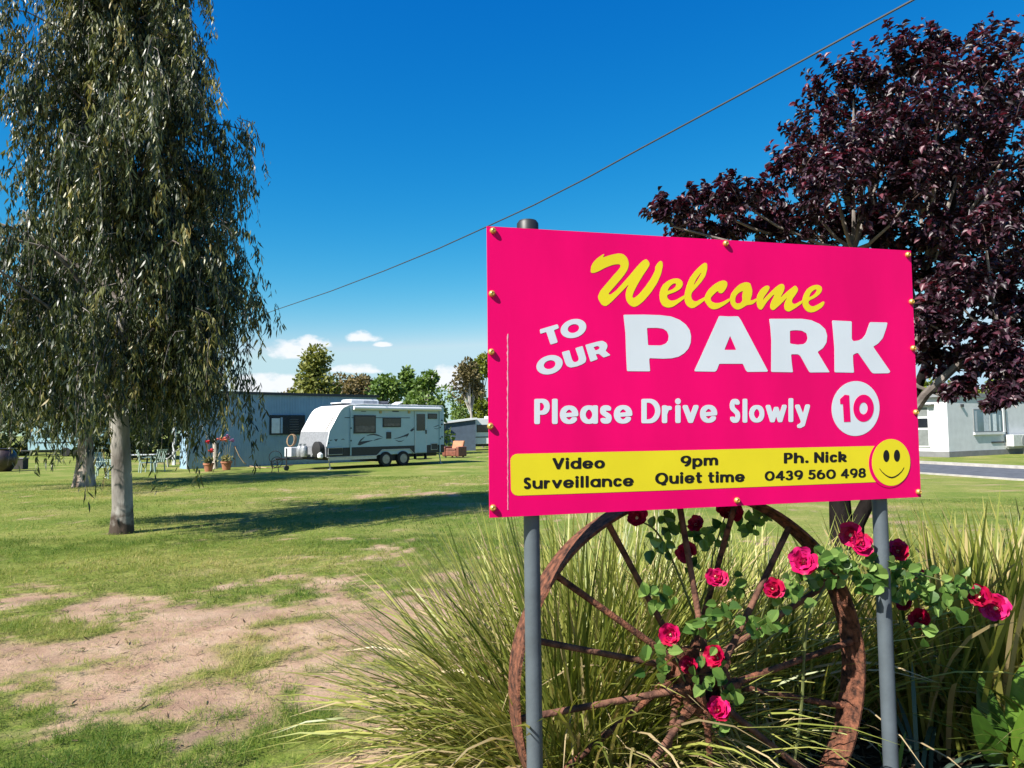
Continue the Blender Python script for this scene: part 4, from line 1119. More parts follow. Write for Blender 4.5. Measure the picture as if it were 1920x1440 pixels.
for px, py, Y, rpx in blobs:
    c = pl(px, py, Y); rad = rpx / F * Y * 1.12
    f = min(forks, key=lambda q: (q - c).length)
    m_ = f.lerp(c, 0.5) + Vector((0, 0, -0.08))
    tk.tube([f, f.lerp(m_, .6), m_.lerp(c, .4), c], [.016, .012, .009, .006], 6)
    ns = int(15 + 225 * rad * rad)
    for i in range(ns):
        v = Vector((rp_.gauss(0, 1), rp_.gauss(0, 1), rp_.gauss(0.35, .9))).normalized()
        q0 = c + v * (rad * rp_.uniform(0, .55)); dirn = (v + Vector((0, 0, .7))).normalized()
        ln_ = rad * rp_.uniform(.45, .95)
        q1 = q0 + dirn * ln_
        if i % 2 == 0: br.tube([q0, q0.lerp(q1, .5) + Vector((rp_.gauss(0, .01), rp_.gauss(0, .01), -.01)), q1], [.004, .003, .0015], 4, caps=False)
        nl = rp_.randint(20, 32)
        s = rn.uniform(0.05, 1.02, nl) ** 0.7
        base_ = np.array(tuple(q0))[None] + np.array(tuple(dirn * ln_))[None] * s[:, None]
        a = rn.uniform(0, 6.28, nl)
        u_ = dirn.orthogonal().normalized(); w_ = dirn.cross(u_)
        dd = np.cos(a)[:, None] * np.array(tuple(u_)) + np.sin(a)[:, None] * np.array(tuple(w_)) + 0.55 * np.array(tuple(dirn)) + np.array([0, 0, -.25])
        pos.append(base_ + rn.normal(0, .008, (nl, 3))); D.append(dd); N.append(rn.normal(0, .55, (nl, 3)) + np.array([-.2, -.25, 1.0]))
        T.append(np.clip(rn.uniform(0, .8, nl) + (s > .9) * .3, 0, 1)); LN.append(rn.uniform(.030, .058, nl))
tk.build('branches', M_BARKG, plum, smooth=True)
tag(br.build('twigs', pm('dark purple twig', (0.10, 0.06, 0.055), 0.8), plum), kind='stuff')
pos, D, N, T, LN = map(np.concatenate, (pos, D, N, T, LN))
rank = ((pos + np.array(tuple(PB)) - np.array(CAM)) ** 2).sum(1)
leaves('crown', leaf_template([(0, .06), (.3, .85), (.6, 1), (1, .05)], 0.30, -0.18), pos, D, N, LN, LN * 0.27, T, M_PLUM, plum, single=290, rank=rank)


def bushy(name, label, cat, base, H, W_, nleaf, lsize, mat, bark, seed, group=None, zc=0.55, trunk=0.12, shape=None, tint=(0.2, 0.9), pts=None, blob=26, low=0.16):
    """a distant tree or shrub: trunk, limbs and a crown of leaf clumps"""
    r = np.random.default_rng(seed)
    t = thing(name, label, cat, base, group=group)
    tk = MB(); 
    tp = pts or [Vector((0, 0, -0.1)), Vector((.05 * H * r.normal(0, .3), 0, H * .3)), Vector((.05 * H * r.normal(0, .4), 0, H * .6)), Vector((0, 0, H * .88))]
    tk.tube(tp, list(np.linspace(trunk, trunk * .25, len(tp))), 8)
    C = []
    for i in range(blob):
        h = r.uniform(low, 0.95); w = float(np.interp(h, *(shape or ([0, .15, .45, .75, 1], [.45, .85, 1, .75, .15])))) * W_ / 2
        a = r.uniform(0, 6.28); q = math.sqrt(r.uniform(0.05, 1))
        ctr = np.interp(h * H, [p.z for p in tp], [p.x for p in tp])
        C.append((ctr + math.cos(a) * w * q, math.sin(a) * w * q, h * H, r.uniform(.10, .19) * min(H, W_ * 1.2)))
    for x_, y_, z_, rr2 in C[:14]:
        s_ = Vector((np.interp(z_ * .6, [p.z for p in tp], [p.x for p in tp]), 0, z_ * .6))
        e_ = Vector((x_, y_, z_)); tk.tube([s_, s_.lerp(e_, .5) + Vector((0, 0, .05 * H)), e_], [trunk * .4, trunk * .25, trunk * .1], 5)
    tk.build('trunk', bark, t, smooth=True)
    C = np.array(C); ci = r.integers(0, len(C), nleaf)
    v = nrm(r.normal(0, 1, (nleaf, 3))); q = r.uniform(.25, 1, (nleaf, 1)) ** .5
    pos = C[ci, :3] + v * q * C[ci, 3:4]; pos[:, 2] = np.maximum(pos[:, 2], .05)
    D_ = v + r.normal(0, .8, (nleaf, 3)) + np.array([0, 0, -.2]); N_ = v * .8 + r.normal(0, .7, (nleaf, 3)) + np.array([0, 0, .5])
    ti = np.clip(tint[0] + (tint[1] - tint[0]) * (0.55 * r.uniform(0, 1, nleaf) + .45 * (ci * 0.618 % 1)), 0, 1)
    L_ = lsize * r.uniform(.6, 1.3, nleaf)
    o = leaves('crown', leaf_template2([(0, .2), (.35, 1), (.7, .8), (1, .1)], 0.2), pos, D_, N_, L_, L_ * .34, ti, mat, t)
    return t


M_OLV = leafmat('olive foliage', [(0, (0.07, 0.09, 0.02)), (.5, (0.19, 0.21, 0.045)), (1, (0.36, 0.34, 0.10))], rough=.55, trans=.25, spec=.3)
M_BRN = leafmat('brownish foliage', [(0, (0.09, 0.075, 0.035)), (.5, (0.21, 0.17, 0.075)), (1, (0.36, 0.24, 0.12))], rough=.6, trans=.2, spec=.25)
M_GRN = leafmat('green foliage', [(0, (0.04, 0.085, 0.018)), (.5, (0.12, 0.20, 0.04)), (1, (0.25, 0.33, 0.09))], rough=.5, trans=.25, spec=.35)
M_LIME = leafmat('yellow green foliage', [(0, (0.06, 0.09, 0.010)), (.5, (0.17, 0.21, 0.024)), (1, (0.30, 0.31, 0.05))], rough=.5, trans=.3, spec=.3)
M_DK = leafmat('dark hedge foliage', [(0, (0.010, 0.020, 0.006)), (.5, (0.030, 0.048, 0.012)), (1, (0.085, 0.10, 0.026))], rough=.5, trans=.2, spec=.3)


def at_px(px, Y): p = P(px, 800, Y); return Vector((p.x, p.y, 0))
def top_z(px, py, Y): return P(px, py, Y).z
gtr = 'trees beyond the caravans'
CONE = ([0, .12, .3, .6, .85, 1], [.7, 1, .85, .55, .25, .06])
bushy('tree', 'pointed olive-green tree rising behind the corrugated shed', 'tree', at_px(594, 58), top_z(594, 655, 58), 5.2, 5200, .30, M_OLV, M_BARKG, 31, gtr, shape=CONE, blob=44)
bushy('tree', 'low rusty-brown tree just right of the pointed olive tree', 'tree', at_px(648, 64), top_z(648, 704, 64), 4.6, 3000, .30, M_BRN, M_BARKG, 32, gtr)
bushy('tree', 'rounded brown and olive tree above the caravan air conditioner', 'tree', at_px(682, 62), top_z(682, 703, 62), 4.0, 3000, .28, M_BRN, M_BARKG, 33, gtr, tint=(0, .8))
bushy('tree', 'small brown treetop over the left part of the shed roof', 'tree', at_px(537, 66), top_z(537, 728, 66), 2.8, 1500, .28, M_BRN, M_BARKG, 42, gtr, tint=(0, .7))
bushy('tree', 'green leafy tree behind the middle of the caravan roof', 'tree', at_px(722, 52), top_z(722, 708, 52), 3.6, 3400, .26, M_GRN, M_BARKG, 34, gtr)
bushy('tree', 'tall green tree with a narrow top behind the caravan', 'tree', at_px(760, 56), top_z(757, 688, 56), 3.6, 3600, .28, M_GRN, M_BARKG, 35, gtr, shape=CONE)
bushy('tree', 'dense green tree behind the rear end of the caravan', 'tree', at_px(803, 50), top_z(803, 700, 50), 3.7, 4800, .26, M_GRN, M_BARKG, 36, gtr, blob=36)
YS = 60.0
bs = at_px(880, YS)
tpts = [Vector((0, 0, -.1)), P(879, 825, YS) - bs, P(884, 780, YS) - bs, P(882, 758, YS) - bs, P(874, 740, YS) - bs, P(878, 690, YS) - bs]
bushy('tree', 'slender bent tree with sparse grey-brown crown left of the board', 'tree', bs, top_z(872, 672, YS), 3.0, 1900, .26, M_BRN, M_BARKW, 37, gtr, pts=tpts, trunk=.14, low=.60, tint=(0, .6))
bushy('tree', 'tall yellow-green tree against the left edge of the board', 'tree', at_px(905, 66), top_z(905, 660, 66), 3.6, 4200, .28, M_LIME, M_BARKG, 38, gtr, shape=([0, .3, .6, .85, 1], [.8, .9, 1, .7, .2]), blob=34)
bushy('tree', 'bright green bush behind the far caravan', 'tree', at_px(866, 72), top_z(866, 752, 72), 3.4, 2200, .26, M_GRN, M_BARKG, 39, gtr, tint=(.4, 1))
bushy('tree', 'tree whose top shows under the cable behind the board', 'tree', at_px(985, 70), top_z(985, 690, 70), 6, 2600, .3, M_GRN, M_BARKG, 40, gtr)
for i, (px, Y, pt, w, lb) in enumerate([(1740, 52, 716, 5.5, 'yellow-green tree over the left end of the white house roof'), (1810, 56, 722, 6.0, 'yellow-green tree behind the middle of the white house roof'),
                                        (1880, 54, 716, 5.5, 'yellow-green tree behind the right end of the white house roof')]):
    bushy('tree', lb, 'tree', at_px(px, Y), top_z(px, pt, Y), w, 2600, .28, M_LIME, M_BARKG, 50 + i, 'trees behind the white house')
for i, (px, Y, pt, w, lb) in enumerate([(20, 58, 745, 5, 'dark bushy tree at the far left edge'), (215, 50, 735, 5, 'dark bushy tree between the two gum trunks'), (268, 46, 742, 4.2, 'dark hedge tree behind the garden chairs'),
                                        (120, 66, 730, 6, 'dark tree behind the left caravan'), (318, 50, 738, 3.0, 'dark shrub against the left end of the shed')]):
    bushy('tree', lb, 'tree', at_px(px, Y), top_z(px, pt, Y), w, 3400, .26, M_DK, M_BARK_SHADED, 60 + i, 'dark trees behind the gums', blob=30, low=.06)

# ------------------------------------------------------------------ the caravan
CA = math.radians(46)
cfr = P(612, 881, 31.2); CO = Vector((cfr.x, cfr.y, 0))
EX = Vector((math.cos(CA), math.sin(CA), 0)); EY = Vector((-math.sin(CA), math.cos(CA), 0))
CW = 2.35


def cs(zx, zy):
    """point of the near side wall (length from the front, height) seen at a spot of the enlarged photograph"""
    p = onplane(480 + zx / 4.3636, 700 + zy / 4.3636, CO, EY) - CO
    return p.dot(EX), p.z


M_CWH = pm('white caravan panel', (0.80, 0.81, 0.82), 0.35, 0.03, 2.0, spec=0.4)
M_CSD = pm('white cladding with painted blue shade', (0.42, 0.58, 0.66), 0.4, 0.04, 2.0, spec=0.4)  # white wall; the bluish shade of this side is put into the colour
M_CDK = pm('charcoal checker plate', (0.022, 0.024, 0.028), 0.6, 0.2, 30, 0.2, 60)
M_CGR = pm('grey stone guard', (0.26, 0.27, 0.29), 0.5, 0.15, 12, 0.15, 60)
M_TRIM = pm('silver trim', (0.55, 0.57, 0.58), 0.35, 0.1, 8, metal=0.3)
M_TYRE = pm('black tyre rubber', (0.016, 0.016, 0.017), 0.85, 0.2, 20)
M_ALLOY = pm('grey alloy', (0.30, 0.31, 0.32), 0.4, 0.15, 10, metal=0.6)
M_GLS = glassmat('dark tinted glass', (0.012, 0.014, 0.018), 0.12)
M_FRM = pm('dark window frame', (0.02, 0.022, 0.025), 0.5)
M_STEEL = pm('galvanised steel', (0.42, 0.44, 0.46), 0.45, 0.2, 10, metal=0.4)
M_DECAL = pm('dark blue decal', (0.018, 0.028, 0.05), 0.5, 0.1, 5)


def rectq(z0, z1):
    """axis-aligned rectangle on the side wall from two enlarged-photo corners"""
    (xa, za), (xb, zb) = cs(*z0), cs(*z1)
    return min(xa, xb), max(xa, xb), min(za, zb), max(za, zb)


van = thing('caravan', 'white caravan with dark lower band and roof air conditioner parked beside the shed', 'caravan', CO, CA)
xe = cs(1540, 500)[0]; zt = 2.86; zb_ = cs(900, 672)[1]
prof = [(0.0, zb_), (0.0, cs(560, 600)[1]), cs(600, 476), cs(671, 340), cs(692, 306), cs(716, 282), (cs(765, 264)[0], zt - .05), (cs(880, 262)[0], zt), (xe - .12, zt - .02), (xe - .02, zt - .12), (xe, zt - .3), (xe, zb_)]
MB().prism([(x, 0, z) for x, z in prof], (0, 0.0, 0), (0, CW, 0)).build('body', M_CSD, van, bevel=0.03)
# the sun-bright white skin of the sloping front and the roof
skin = prof[2:10]; mb = MB()
for (xa, za), (xb, zb2) in zip(skin[:-1], skin[1:]):
    nn = Vector((-(zb2 - za), 0, xb - xa)).normalized() * 0.014
    mb.prism([(xa, -.015, za), (xb, -.015, zb2), (xb, CW + .015, zb2), (xa, CW + .015, za)], (0, 0, 0), nn)
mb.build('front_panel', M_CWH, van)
(xa, za), (xb, zb2) = prof[1], prof[2]
nn = Vector((-(zb2 - za), 0, xb - xa)).normalized()
MB().prism([(xa, -.01, za - .02), (xb, -.01, zb2), (xb, CW + .01, zb2), (xa, CW + .01, za - .02)], nn * 0.001, nn * 0.02).build('stone_guard', M_CGR, van)
MB().box(-.02, -.001, .0, CW, zb_, za - .03).build('stone_guard', M_CGR, van)
# edge trim following the front curve
MB().tube([Vector((x, -.012, z)) for x, z in prof[1:10]], .028, 6).build('edge_trim', M_CWH, van, smooth=True)
def sidebox(name, q0, q1, mat, d=.02, par=None, y=0.0):
    x0, x1, z0, z1 = rectq(q0, q1); return MB().box(x0, x1, -y - d, -y - .0005, z0, z1).build(name, mat, par or van)
x0, x1, z0, z1 = rectq((560, 610), (1296, 668))
ztop = cs(900, 602)[1]
MB().prism([(x, 0, z) for x, z in [(0.01, zb_ - .01), (cs(985, 668)[0], zb_ - .01), (cs(1030, 630)[0], zb_ + .22), (cs(1255, 630)[0], zb_ + .22), (cs(1290, 660)[0], zb_ + .02), (cs(1296, 660)[0], zb_ + .02), (cs(1296, 640)[0], ztop), (0.01, ztop)]][::-1], (0, -.012, 0), (0, -.0005, 0)).build('lower_band', M_CDK, van)
MB().box(cs(1396, 600)[0], xe - .02, -.012, -.0005, zb_, ztop).build('lower_band', M_CDK, van)
MB().tube([Vector((x, -.02, z)) for x, z in [(.02, zb_ - .02), (cs(985, 668)[0], zb_ - .02), (cs(1030, 630)[0], zb_ + .23), (cs(1255, 630)[0], zb_ + .23), (cs(1290, 660)[0], zb_ + .0)]], .022, 6).build('arch_trim', M_TRIM, van)
def window(q0, q1, fr=.05, sill=None):
    x0, x1, z0, z1 = rectq(q0, q1)
    w = MB().box(x0, x1, -.03, -.0005, z0, z1).build('window', M_FRM, van)
    MB().box(x0 + fr, x1 - fr, -.037, -.0302, z0 + fr, z1 - fr).build('pane', M_GLS, w)
    if sill: MB().box(x0 + fr * 1.3, x1 - fr * 1.3, -.039, -.0372, z0 + fr * 1.2, z0 + (z1 - z0) * sill).build('blind', pm('grey brown blind', (.20, .165, .15), .8, .3, 6), w)
    return w
window((798, 342), (978, 490), .06, .42); window((1036, 362), (1184, 440), .05, .38); window((1406, 330), (1480, 372), .035)
x0, x1, z0, z1 = rectq((1298, 310), (1392, 645))
door = MB().box(x0, x1, -.03, -.0005, z0, z1).build('door', M_CSD, van, bevel=.008)
a_, b_, c_, d_ = rectq((1310, 332), (1380, 468)); MB().box(a_, b_, -.042, -.0302, c_, d_).build('pane', M_GLS, door)
a_, b_, c_, d_ = rectq((1383, 462), (1390, 495)); MB().box(a_, b_, -.07, -.0302, c_, d_).build('handle', M_FRM, door)
MB().tube([(x0, -.03, z0), (x0, -.03, z1), (x1, -.03, z1), (x1, -.03, z0)], .012, 5).build('frame', M_CWH, door)
for q0, q1 in (((588, 612), (705, 662)), ((1430, 575), (1482, 622))):
    a_, b_, c_, d_ = rectq(q0, q1)
    h_ = MB().box(a_, b_, -.026, -.0125, c_, d_).build('hatch', M_CDK, van)
    MB().tube([(a_, -.026, c_), (b_, -.026, c_), (b_, -.026, d_), (a_, -.026, d_), (a_, -.026, c_ - .02)], .016, 5).build('frame', M_TRIM, h_)
sidebox('vent', (1066, 480), (1104, 534), M_FRM, .03)
for q in ((1018, 318), (1252, 318)): sidebox('lamp', (q[0] - 9, q[1] - 10), (q[0] + 9, q[1] + 10), pm('amber lamp', (.45, .33, .14), .4), .03)
sidebox('badge', (1050, 312), (1082, 322), M_TRIM, .006); sidebox('badge', (860, 308), (900, 314), M_DECAL, .004); sidebox('badge', (1115, 306), (1168, 316), M_DECAL, .004)
# awning roll with its arms
xa, xb = cs(790, 285)[0], cs(1500, 285)[0]; za = cs(900, 285)[1]
aw = MB().tube([(xa, -.10, za), (xb, -.10, za)], .085, 12).build('awning', M_CWH, van, smooth=True)
for xx in (cs(772, 300)[0], cs(1500, 300)[0]):
    MB().box(xx - .025, xx + .025, -.055, -.0005, zb_ + .02, za).build('arm', M_CSD, aw)
    for zz in (1.2, 1.75): MB().box(xx - .03, xx + .03, -.075, -.056, zz, zz + .07).build('bracket', M_FRM, aw)
# sweeping dark stripes, cut from film
def swoosh(pts, y=.004):
    top = [(x, z + w) for x, z, w in [(*cs(px, py), w) for px, py, w in pts]]; bot = [(x, z - w) for x, z, w in [(*cs(px, py), w) for px, py, w in pts]]
    MB().prism([(x, 0, z) for x, z in bot + top[::-1]], (0, -y, 0), (0, -.0006, 0)).build('stripe', M_DECAL, van)
swoosh([(832, 582, .02), (850, 574, .085), (880, 566, .06), (920, 556, .03), (955, 549, .008)])
swoosh([(838, 570, .02), (855, 550, .04), (875, 532, .03), (890, 520, .006)])
swoosh([(905, 512, .008), (930, 503, .022), (965, 500, .03), (1000, 507, .028), (1038, 523, .006)])
swoosh([(962, 549, .01), (990, 540, .025), (1035, 529, .006)])
swoosh([(1125, 535, .006), (1165, 528, .022), (1205, 515, .03), (1235, 505, .055), (1250, 492, .02)])
swoosh([(1140, 545, .006), (1165, 556, .022), (1190, 556, .018), (1212, 545, .004)])
swoosh([(1228, 525, .006), (1242, 508, .03), (1250, 496, .015)])
swoosh([(1262, 470, .02), (1275, 466, .06), (1296, 455, .02)]); swoosh([(1270, 460, .01), (1295, 442, .016)])
swoosh([(1450, 440, .004), (1475, 432, .02), (1505, 420, .008)]); swoosh([(1455, 448, .006), (1478, 455, .014), (1500, 446, .004)])
swoosh([(640, 540, .006), (655, 550, .05), (668, 538, .01)]); swoosh([(600, 545, .006), (612, 549, .02), (625, 544, .004)]); swoosh([(580, 576, .01), (592, 573, .04), (604, 568, .006)])
swoosh([(695, 545, .004), (712, 537, .022), (726, 545, .006)])
for zz in (1.35, 1.52, 1.69, 1.86, 2.03, 2.2): MB().box(.35 + (zz - 1.35) * .75, cs(770, 400)[0] - .04, -.006, -.0005, zz, zz + .012).build('cladding_joint', M_CSD, van)
MB().box(.9, cs(1260, 340)[0], -.008, -.0005, 2.24, 2.27).build('cladding_joint', M_DECAL, van)
for q in ((1520, 385), (1520, 418), (1522, 520)): sidebox('tail_lamp', (q[0] - 5, q[1] - 5), (q[0] + 5, q[1] + 5), M_DECAL, .03)
# wheels
def roadwheel(px, py, parent, r=.345):
    x_ = cs(px, py)[0]
    ax = Matrix(((1, 0, 0), (0, 0, -1), (0, 1, 0)))            # axis along -y
    w = thing_part('wheel', parent, (x_, .02, r))
    MB().lathe([(r * .62, -.11), (r * .9, -.115), (r, -.08), (r, .08), (r * .9, .115), (r * .62, .11), (r * .62, -.11)], 28, ax=ax).build('tyre', M_TYRE, w, smooth=True)
    rim = MB(); rim.lathe([(r * .62, .10), (r * .56, .105), (r * .55, .05), (r * .2, .04), (r * .2, .09), (0, .095)], 24, ax=ax)
    for i in range(6):
        a = i * math.pi / 3; u = Vector((math.cos(a), 0, math.sin(a))); v = Vector((-math.sin(a), 0, math.cos(a)))
        rim.obox(u * r * .38 + Vector((0, -.075, 0)), u * r * .2, Vector((0, .02, 0)), v * .028)
    rim.build('rim', M_ALLOY, w)
    return w
def thing_part(name, parent, loc):
    o = bpy.data.objects.new(name, None); COL.objects.link(o); o.parent = parent; o.location = loc; o.empty_display_size = .1; return o
roadwheel(1057, 700, van); roadwheel(1200, 692, van)
MB().box(.3, xe - .3, .25, CW - .25, zb_ - .16, zb_ - .002).build('chassis', M_CDK, van)
MB().box(.1, cs(985, 680)[0], -.01, .03, zb_ - .16, zb_ - .03).build('sill_rail', M_TRIM, van)
MB().box(cs(1000, 680)[0], cs(1270, 680)[0], .12, CW - .1, .25, zb_ - .01).build('wheel_well', M_CDK, van)
for xx, yy in ((.12, .05), (xe - .32, .03)):
    MB().tube([(xx, yy, zb_), (xx + .10, yy, .03)], .03, 8).box(xx + .02, xx + .18, yy - .08, yy + .08, 0, .03).build('stabiliser_leg', M_STEEL, van)
st_ = rectq((1300, 652), (1395, 700))
MB().box(st_[0], st_[1], -.42, -.05, .26, .30).box(st_[0] + .02, st_[0] + .06, -.05, .12, .28, zb_).box(st_[1] - .06, st_[1] - .02, -.05, .12, .28, zb_).build('step', M_CDK, van)
# drawbar, jockey wheel, gas bottles, spare wheel cover
dw = MB(); dw.tube([(0.2, .45, .5), (-1.45, CW / 2, .5)], .05, 6).tube([(0.2, CW - .45, .5), (-1.45, CW / 2, .5)], .05, 6).tube([(-1.35, CW / 2, .5), (-1.75, CW / 2, .5)], .05, 8).build('drawbar', M_CDK, van)
MB().tube([(-1.3, CW / 2 - .12, .95), (-1.3, CW / 2 - .12, .16)], .03, 8).lathe([(.11, -.04), (.11, .04)], 16, o=(-1.3, CW / 2 - .12, .11), ax=Matrix(((1, 0, 0), (0, 0, -1), (0, 1, 0)))).build('jockey_wheel', M_CDK, van)
for yy in (.78, 1.12):
    gb_ = MB().lathe([(.13, .56), (.155, .60), (.155, .95), (.12, 1.03), (.05, 1.05), (.05, 1.10), (.09, 1.10), (.09, 1.13), (0, 1.13)], 16, o=(-.62, yy, 0)).build('gas_bottle', M_STEEL, van, smooth=True)
MB().lathe([(.30, 0), (.34, .03), (.34, .2), (.28, .24), (0, .25)], 24, o=(-.06, .42, .88), ax=Matrix(((0, 0, -1), (0, 1, 0), (1, 0, 0)))).build('spare_wheel_cover', M_TYRE, van, smooth=True)
MB().box(-.95, -.35, 1.3, 1.9, .56, .98).build('storage_box', pm('white storage box', (.62, .64, .67), .5), van, bevel=.03)
MB().lathe([(.08, 0), (.12, .04), (.12, .18), (.05, .25), (.05, .29), (0, .29)], 14, o=(-.22, .14, .50)).build('water_jug', M_CWH, van, smooth=True)
# front window strut and maker's lettering as plain bars of unreadable print
fn = Vector((-(prof[3][1] - prof[2][1]), 0, prof[3][0] - prof[2][0])).normalized()
def fpt(t, y): return Vector((prof[2][0] + (prof[3][0] - prof[2][0]) * t, y, prof[2][1] + (prof[3][1] - prof[2][1]) * t))
MB().tube([fpt(.02, .30) + fn * .03, fpt(.80, .24) + fn * .03], .018, 6).build('boat_strut', pm('tan strut', (.25, .19, .13), .6), van)
for y_, w_ in ((1.05, .10), (1.20, .07), (.78, .09), (.64, .07)):
    MB().prism([fpt(.97, y_), fpt(.97, y_ + w_), fpt(1.02, y_ + w_), fpt(1.02, y_)], fn * .0145, fn * .0175).build('badge', M_DECAL, van)
MB().prism([fpt(.30, .93), fpt(.30, 1.03), fpt(.33, 1.03), fpt(.33, .93)], fn * .0145, fn * .0175).build('badge', M_DECAL, van)
# on the roof
ac = MB().box(cs(835, 250)[0] + .1, cs(1072, 250)[0] + .1, .75, 1.55, zt, zt + .26).build('air_conditioner', M_CWH, van, bevel=.07)
MB().box(cs(935, 250)[0] + .15, cs(1060, 250)[0] + .05, .742, .7495, zt + .06, zt + .20).build('grille', pm('pale grey grille', (.42, .44, .48), .6), ac)
hx = cs(640, 262)[0]
hat = MB().box(1.25, 2.05, .8, 1.6, zt - .06, zt + .05).build('roof_hatch', M_FRM, van)
MB().box(1.2, 2.1, .75, 1.65, zt + .055, zt + .11).build('lid', M_CWH, hat, bevel=.02)
MB().lathe([(.05, 0), (.36, .10), (.42, .20)], 20, o=(cs(1130, 240)[0], 1.1, zt + .0)).build('satellite_dish', pm('grey dish', (.12, .13, .17), .5), van, smooth=True)
MB().prism([(cs(1215, 245)[0], 1, zt), (cs(1275, 245)[0], 1, zt + .2), (cs(1280, 245)[0], 1, zt + .17), (cs(1225, 245)[0], 1, zt - .01)], (0, -.3, 0), (0, .3, 0)).build('vent_lid', M_CWH, van)
MB().box(cs(1370, 245)[0], cs(1420, 245)[0], .9, 1.3, zt - .01, zt + .07).build('roof_vent', M_CWH, van, bevel=.02)

# ------------------------------------------------------------------ corrugated shed
SA = math.radians(42)
c0 = P(352, 800, 33.2); SHO = Vector((c0.x, c0.y, 0))
shed = thing('shed', 'blue-grey corrugated steel shed with a dark roof edge behind the caravan', 'shed', SHO, SA)
SX = Vector((math.cos(SA), math.sin(SA), 0)); SYv = Vector((-math.sin(SA), math.cos(SA), 0))
HS = 3.50; LS = 10.0; DS = 1.1
M_COR = pm('blue-grey corrugated steel', (0.31, 0.46, 0.60), 0.5, 0.06, 1.5, spec=0.4)
xs_ = np.arange(0, LS + .001, .02); ph = (xs_ / .085) % 1
dy = -0.022 * (np.clip(np.abs(ph - .5) * 6 - 1.0, 0, 1))
V = np.concatenate([np.stack([xs_, dy, np.zeros_like(xs_)], 1), np.stack([xs_, dy, np.full_like(xs_, HS)], 1)]); k = len(xs_)
npmesh('wall', V, np.array([(i, i + 1, k + i + 1, k + i) for i in range(k - 1)]), M_COR, shed)
MB().box(.02, LS - .02, .03, DS, 0, HS - .01).build('wall', M_COR, shed)
MB().box(-.12, LS + .1, -.14, DS + .1, HS, HS + .13).build('roof', pm('dark charcoal roof', (.022, .025, .032), .5), shed)
MB().box(-.03, .06, -.035, .05, 0, HS - .002).build('corner_flashing', pm('pale steel flashing', (.50, .55, .60), .5), shed)
def ss(px, py):
    p = onplane(px, py, SHO, SYv) - SHO; return p.dot(SX), p.z
(xa, za), (xb, zb3) = ss(505, 815.5), ss(571, 778.5)
fw = MB().box(xa, xb, -.07, .02, za, zb3).build('window', M_FRM, shed)
xm = xa + (xb - xa) * .51
MB().box(xa + .07, xm - .04, -.078, -.0702, za + .07, zb3 - .07).build('pane', M_GLS, fw); MB().box(xm + .04, xb - .07, -.078, -.0702, za + .07, zb3 - .07).build('pane', M_GLS, fw)
MB().box(xa + .08, xa + (xb - xa) * .27, -.084, -.0782, za + .08, zb3 - .16).build('curtain_or_reflection', pm('painted white reflection', (.85, .87, .9), .9, .08, 5), fw)  # bright reflection in the left pane, painted as a white sheet
MB().box(xa + (xb - xa) * .29, xa + (xb - xa) * .35, -.084, -.0782, za + .08, zb3 - .12).build('curtain_or_reflection', pm('painted pale blue reflection', (.40, .52, .66), .9, .08, 5), fw)  # bluish part of the same painted reflection
for i in range(6):
    zz = za + .12 + i * .125
    MB().box(xm + .06, xb - .35, -.088, -.0782, zz, zz + .045).build('louvre_slat', pm('grey louvre', (.10, .095, .095), .6), fw)
# white verandah post standing at the shed's end
vp = G(326, 872)
vo = MB().box(-.07, .07, -.07, .07, 0, 2.5).build('verandah_post', pm('white painted post', (.74, .77, .79), .5), None); vo.location = vp
tag(vo, 'white upright post seen through gum leaves left of the shed', 'post')

# hose from the shed's tap to the drawbar
hp = [(441, 838), (444, 845), (449, 856), (457, 867), (466, 873.5), (480, 876), (500, 877), (518, 876.5), (535, 874), (548, 872)]
hpts = []
for i, (px, py) in enumerate(hp):
    if i < 4: hpts.append(onplane(px, py, SHO - SYv * (.10 + .05 * i), SYv))
    else: hpts.append(G(px, py, .02))
ho = MB().tube(hpts, .022, 6).build('garden_hose', pm('tan hose', (.48, .34, .20), .6), None, smooth=True)
tag(ho, 'tan garden hose running from the shed tap across the grass', 'hose')
tpn = onplane(441, 838, SHO - SYv * .06, SYv)
tp = MB().tube([tpn + SYv * .04, tpn - SYv * .06], .03, 8).tube([tpn - Vector((0, 0, .9)), tpn], .015, 6).lathe([(.05, .02), (.05, .04)], 10, o=tpn).build('tap', pm('brass tap', (.25, .15, .08), .5, metal=.4), None)
tag(tp, 'small brass tap on the corrugated shed wall', 'tap')
# black wire hoops by the drawbar
wb = G(516, 886)
wh = thing('wire_stand', 'black wire hoop stand on the grass in front of the caravan drawbar', 'stand', wb)
for a, z, r_ in ((0, .62, .26), (.5, .42, .22), (-.4, .34, .16)):
    MB().tube([(math.cos(t) * r_ * math.cos(a) + .12 * a, math.cos(t) * r_ * math.sin(a), z + math.sin(t) * r_) for t in np.linspace(0, 6.283, 22)], .016, 5, caps=False).build('hoop', M_FRM, wh)
for x_ in (-.14, .14): MB().tube([(x_, 0, 0), (x_ * .6, 0, .5)], .016, 5).build('leg', M_FRM, wh)
# rope bundle on the drawbar box
rbp = CO + EX * -.72 + EY * 1.75
rp2 = MB()
for i in range(5): rp2.tube([Vector((math.cos(t) * (.22 + .02 * i) * .7, math.sin(t) * .1 + .03 * i, .3 + math.sin(t) * .26)) for t in np.linspace(0, 6.283, 18)], .022, 5, caps=False)
ro_ = rp2.build('hose_coil', pm('brown coiled hose', (.33, .21, .11), .7), None); ro_.location = rbp + Vector((0, 0, .98)); tag(ro_, 'coil of brown hose resting on the caravan drawbar box', 'hose coil')

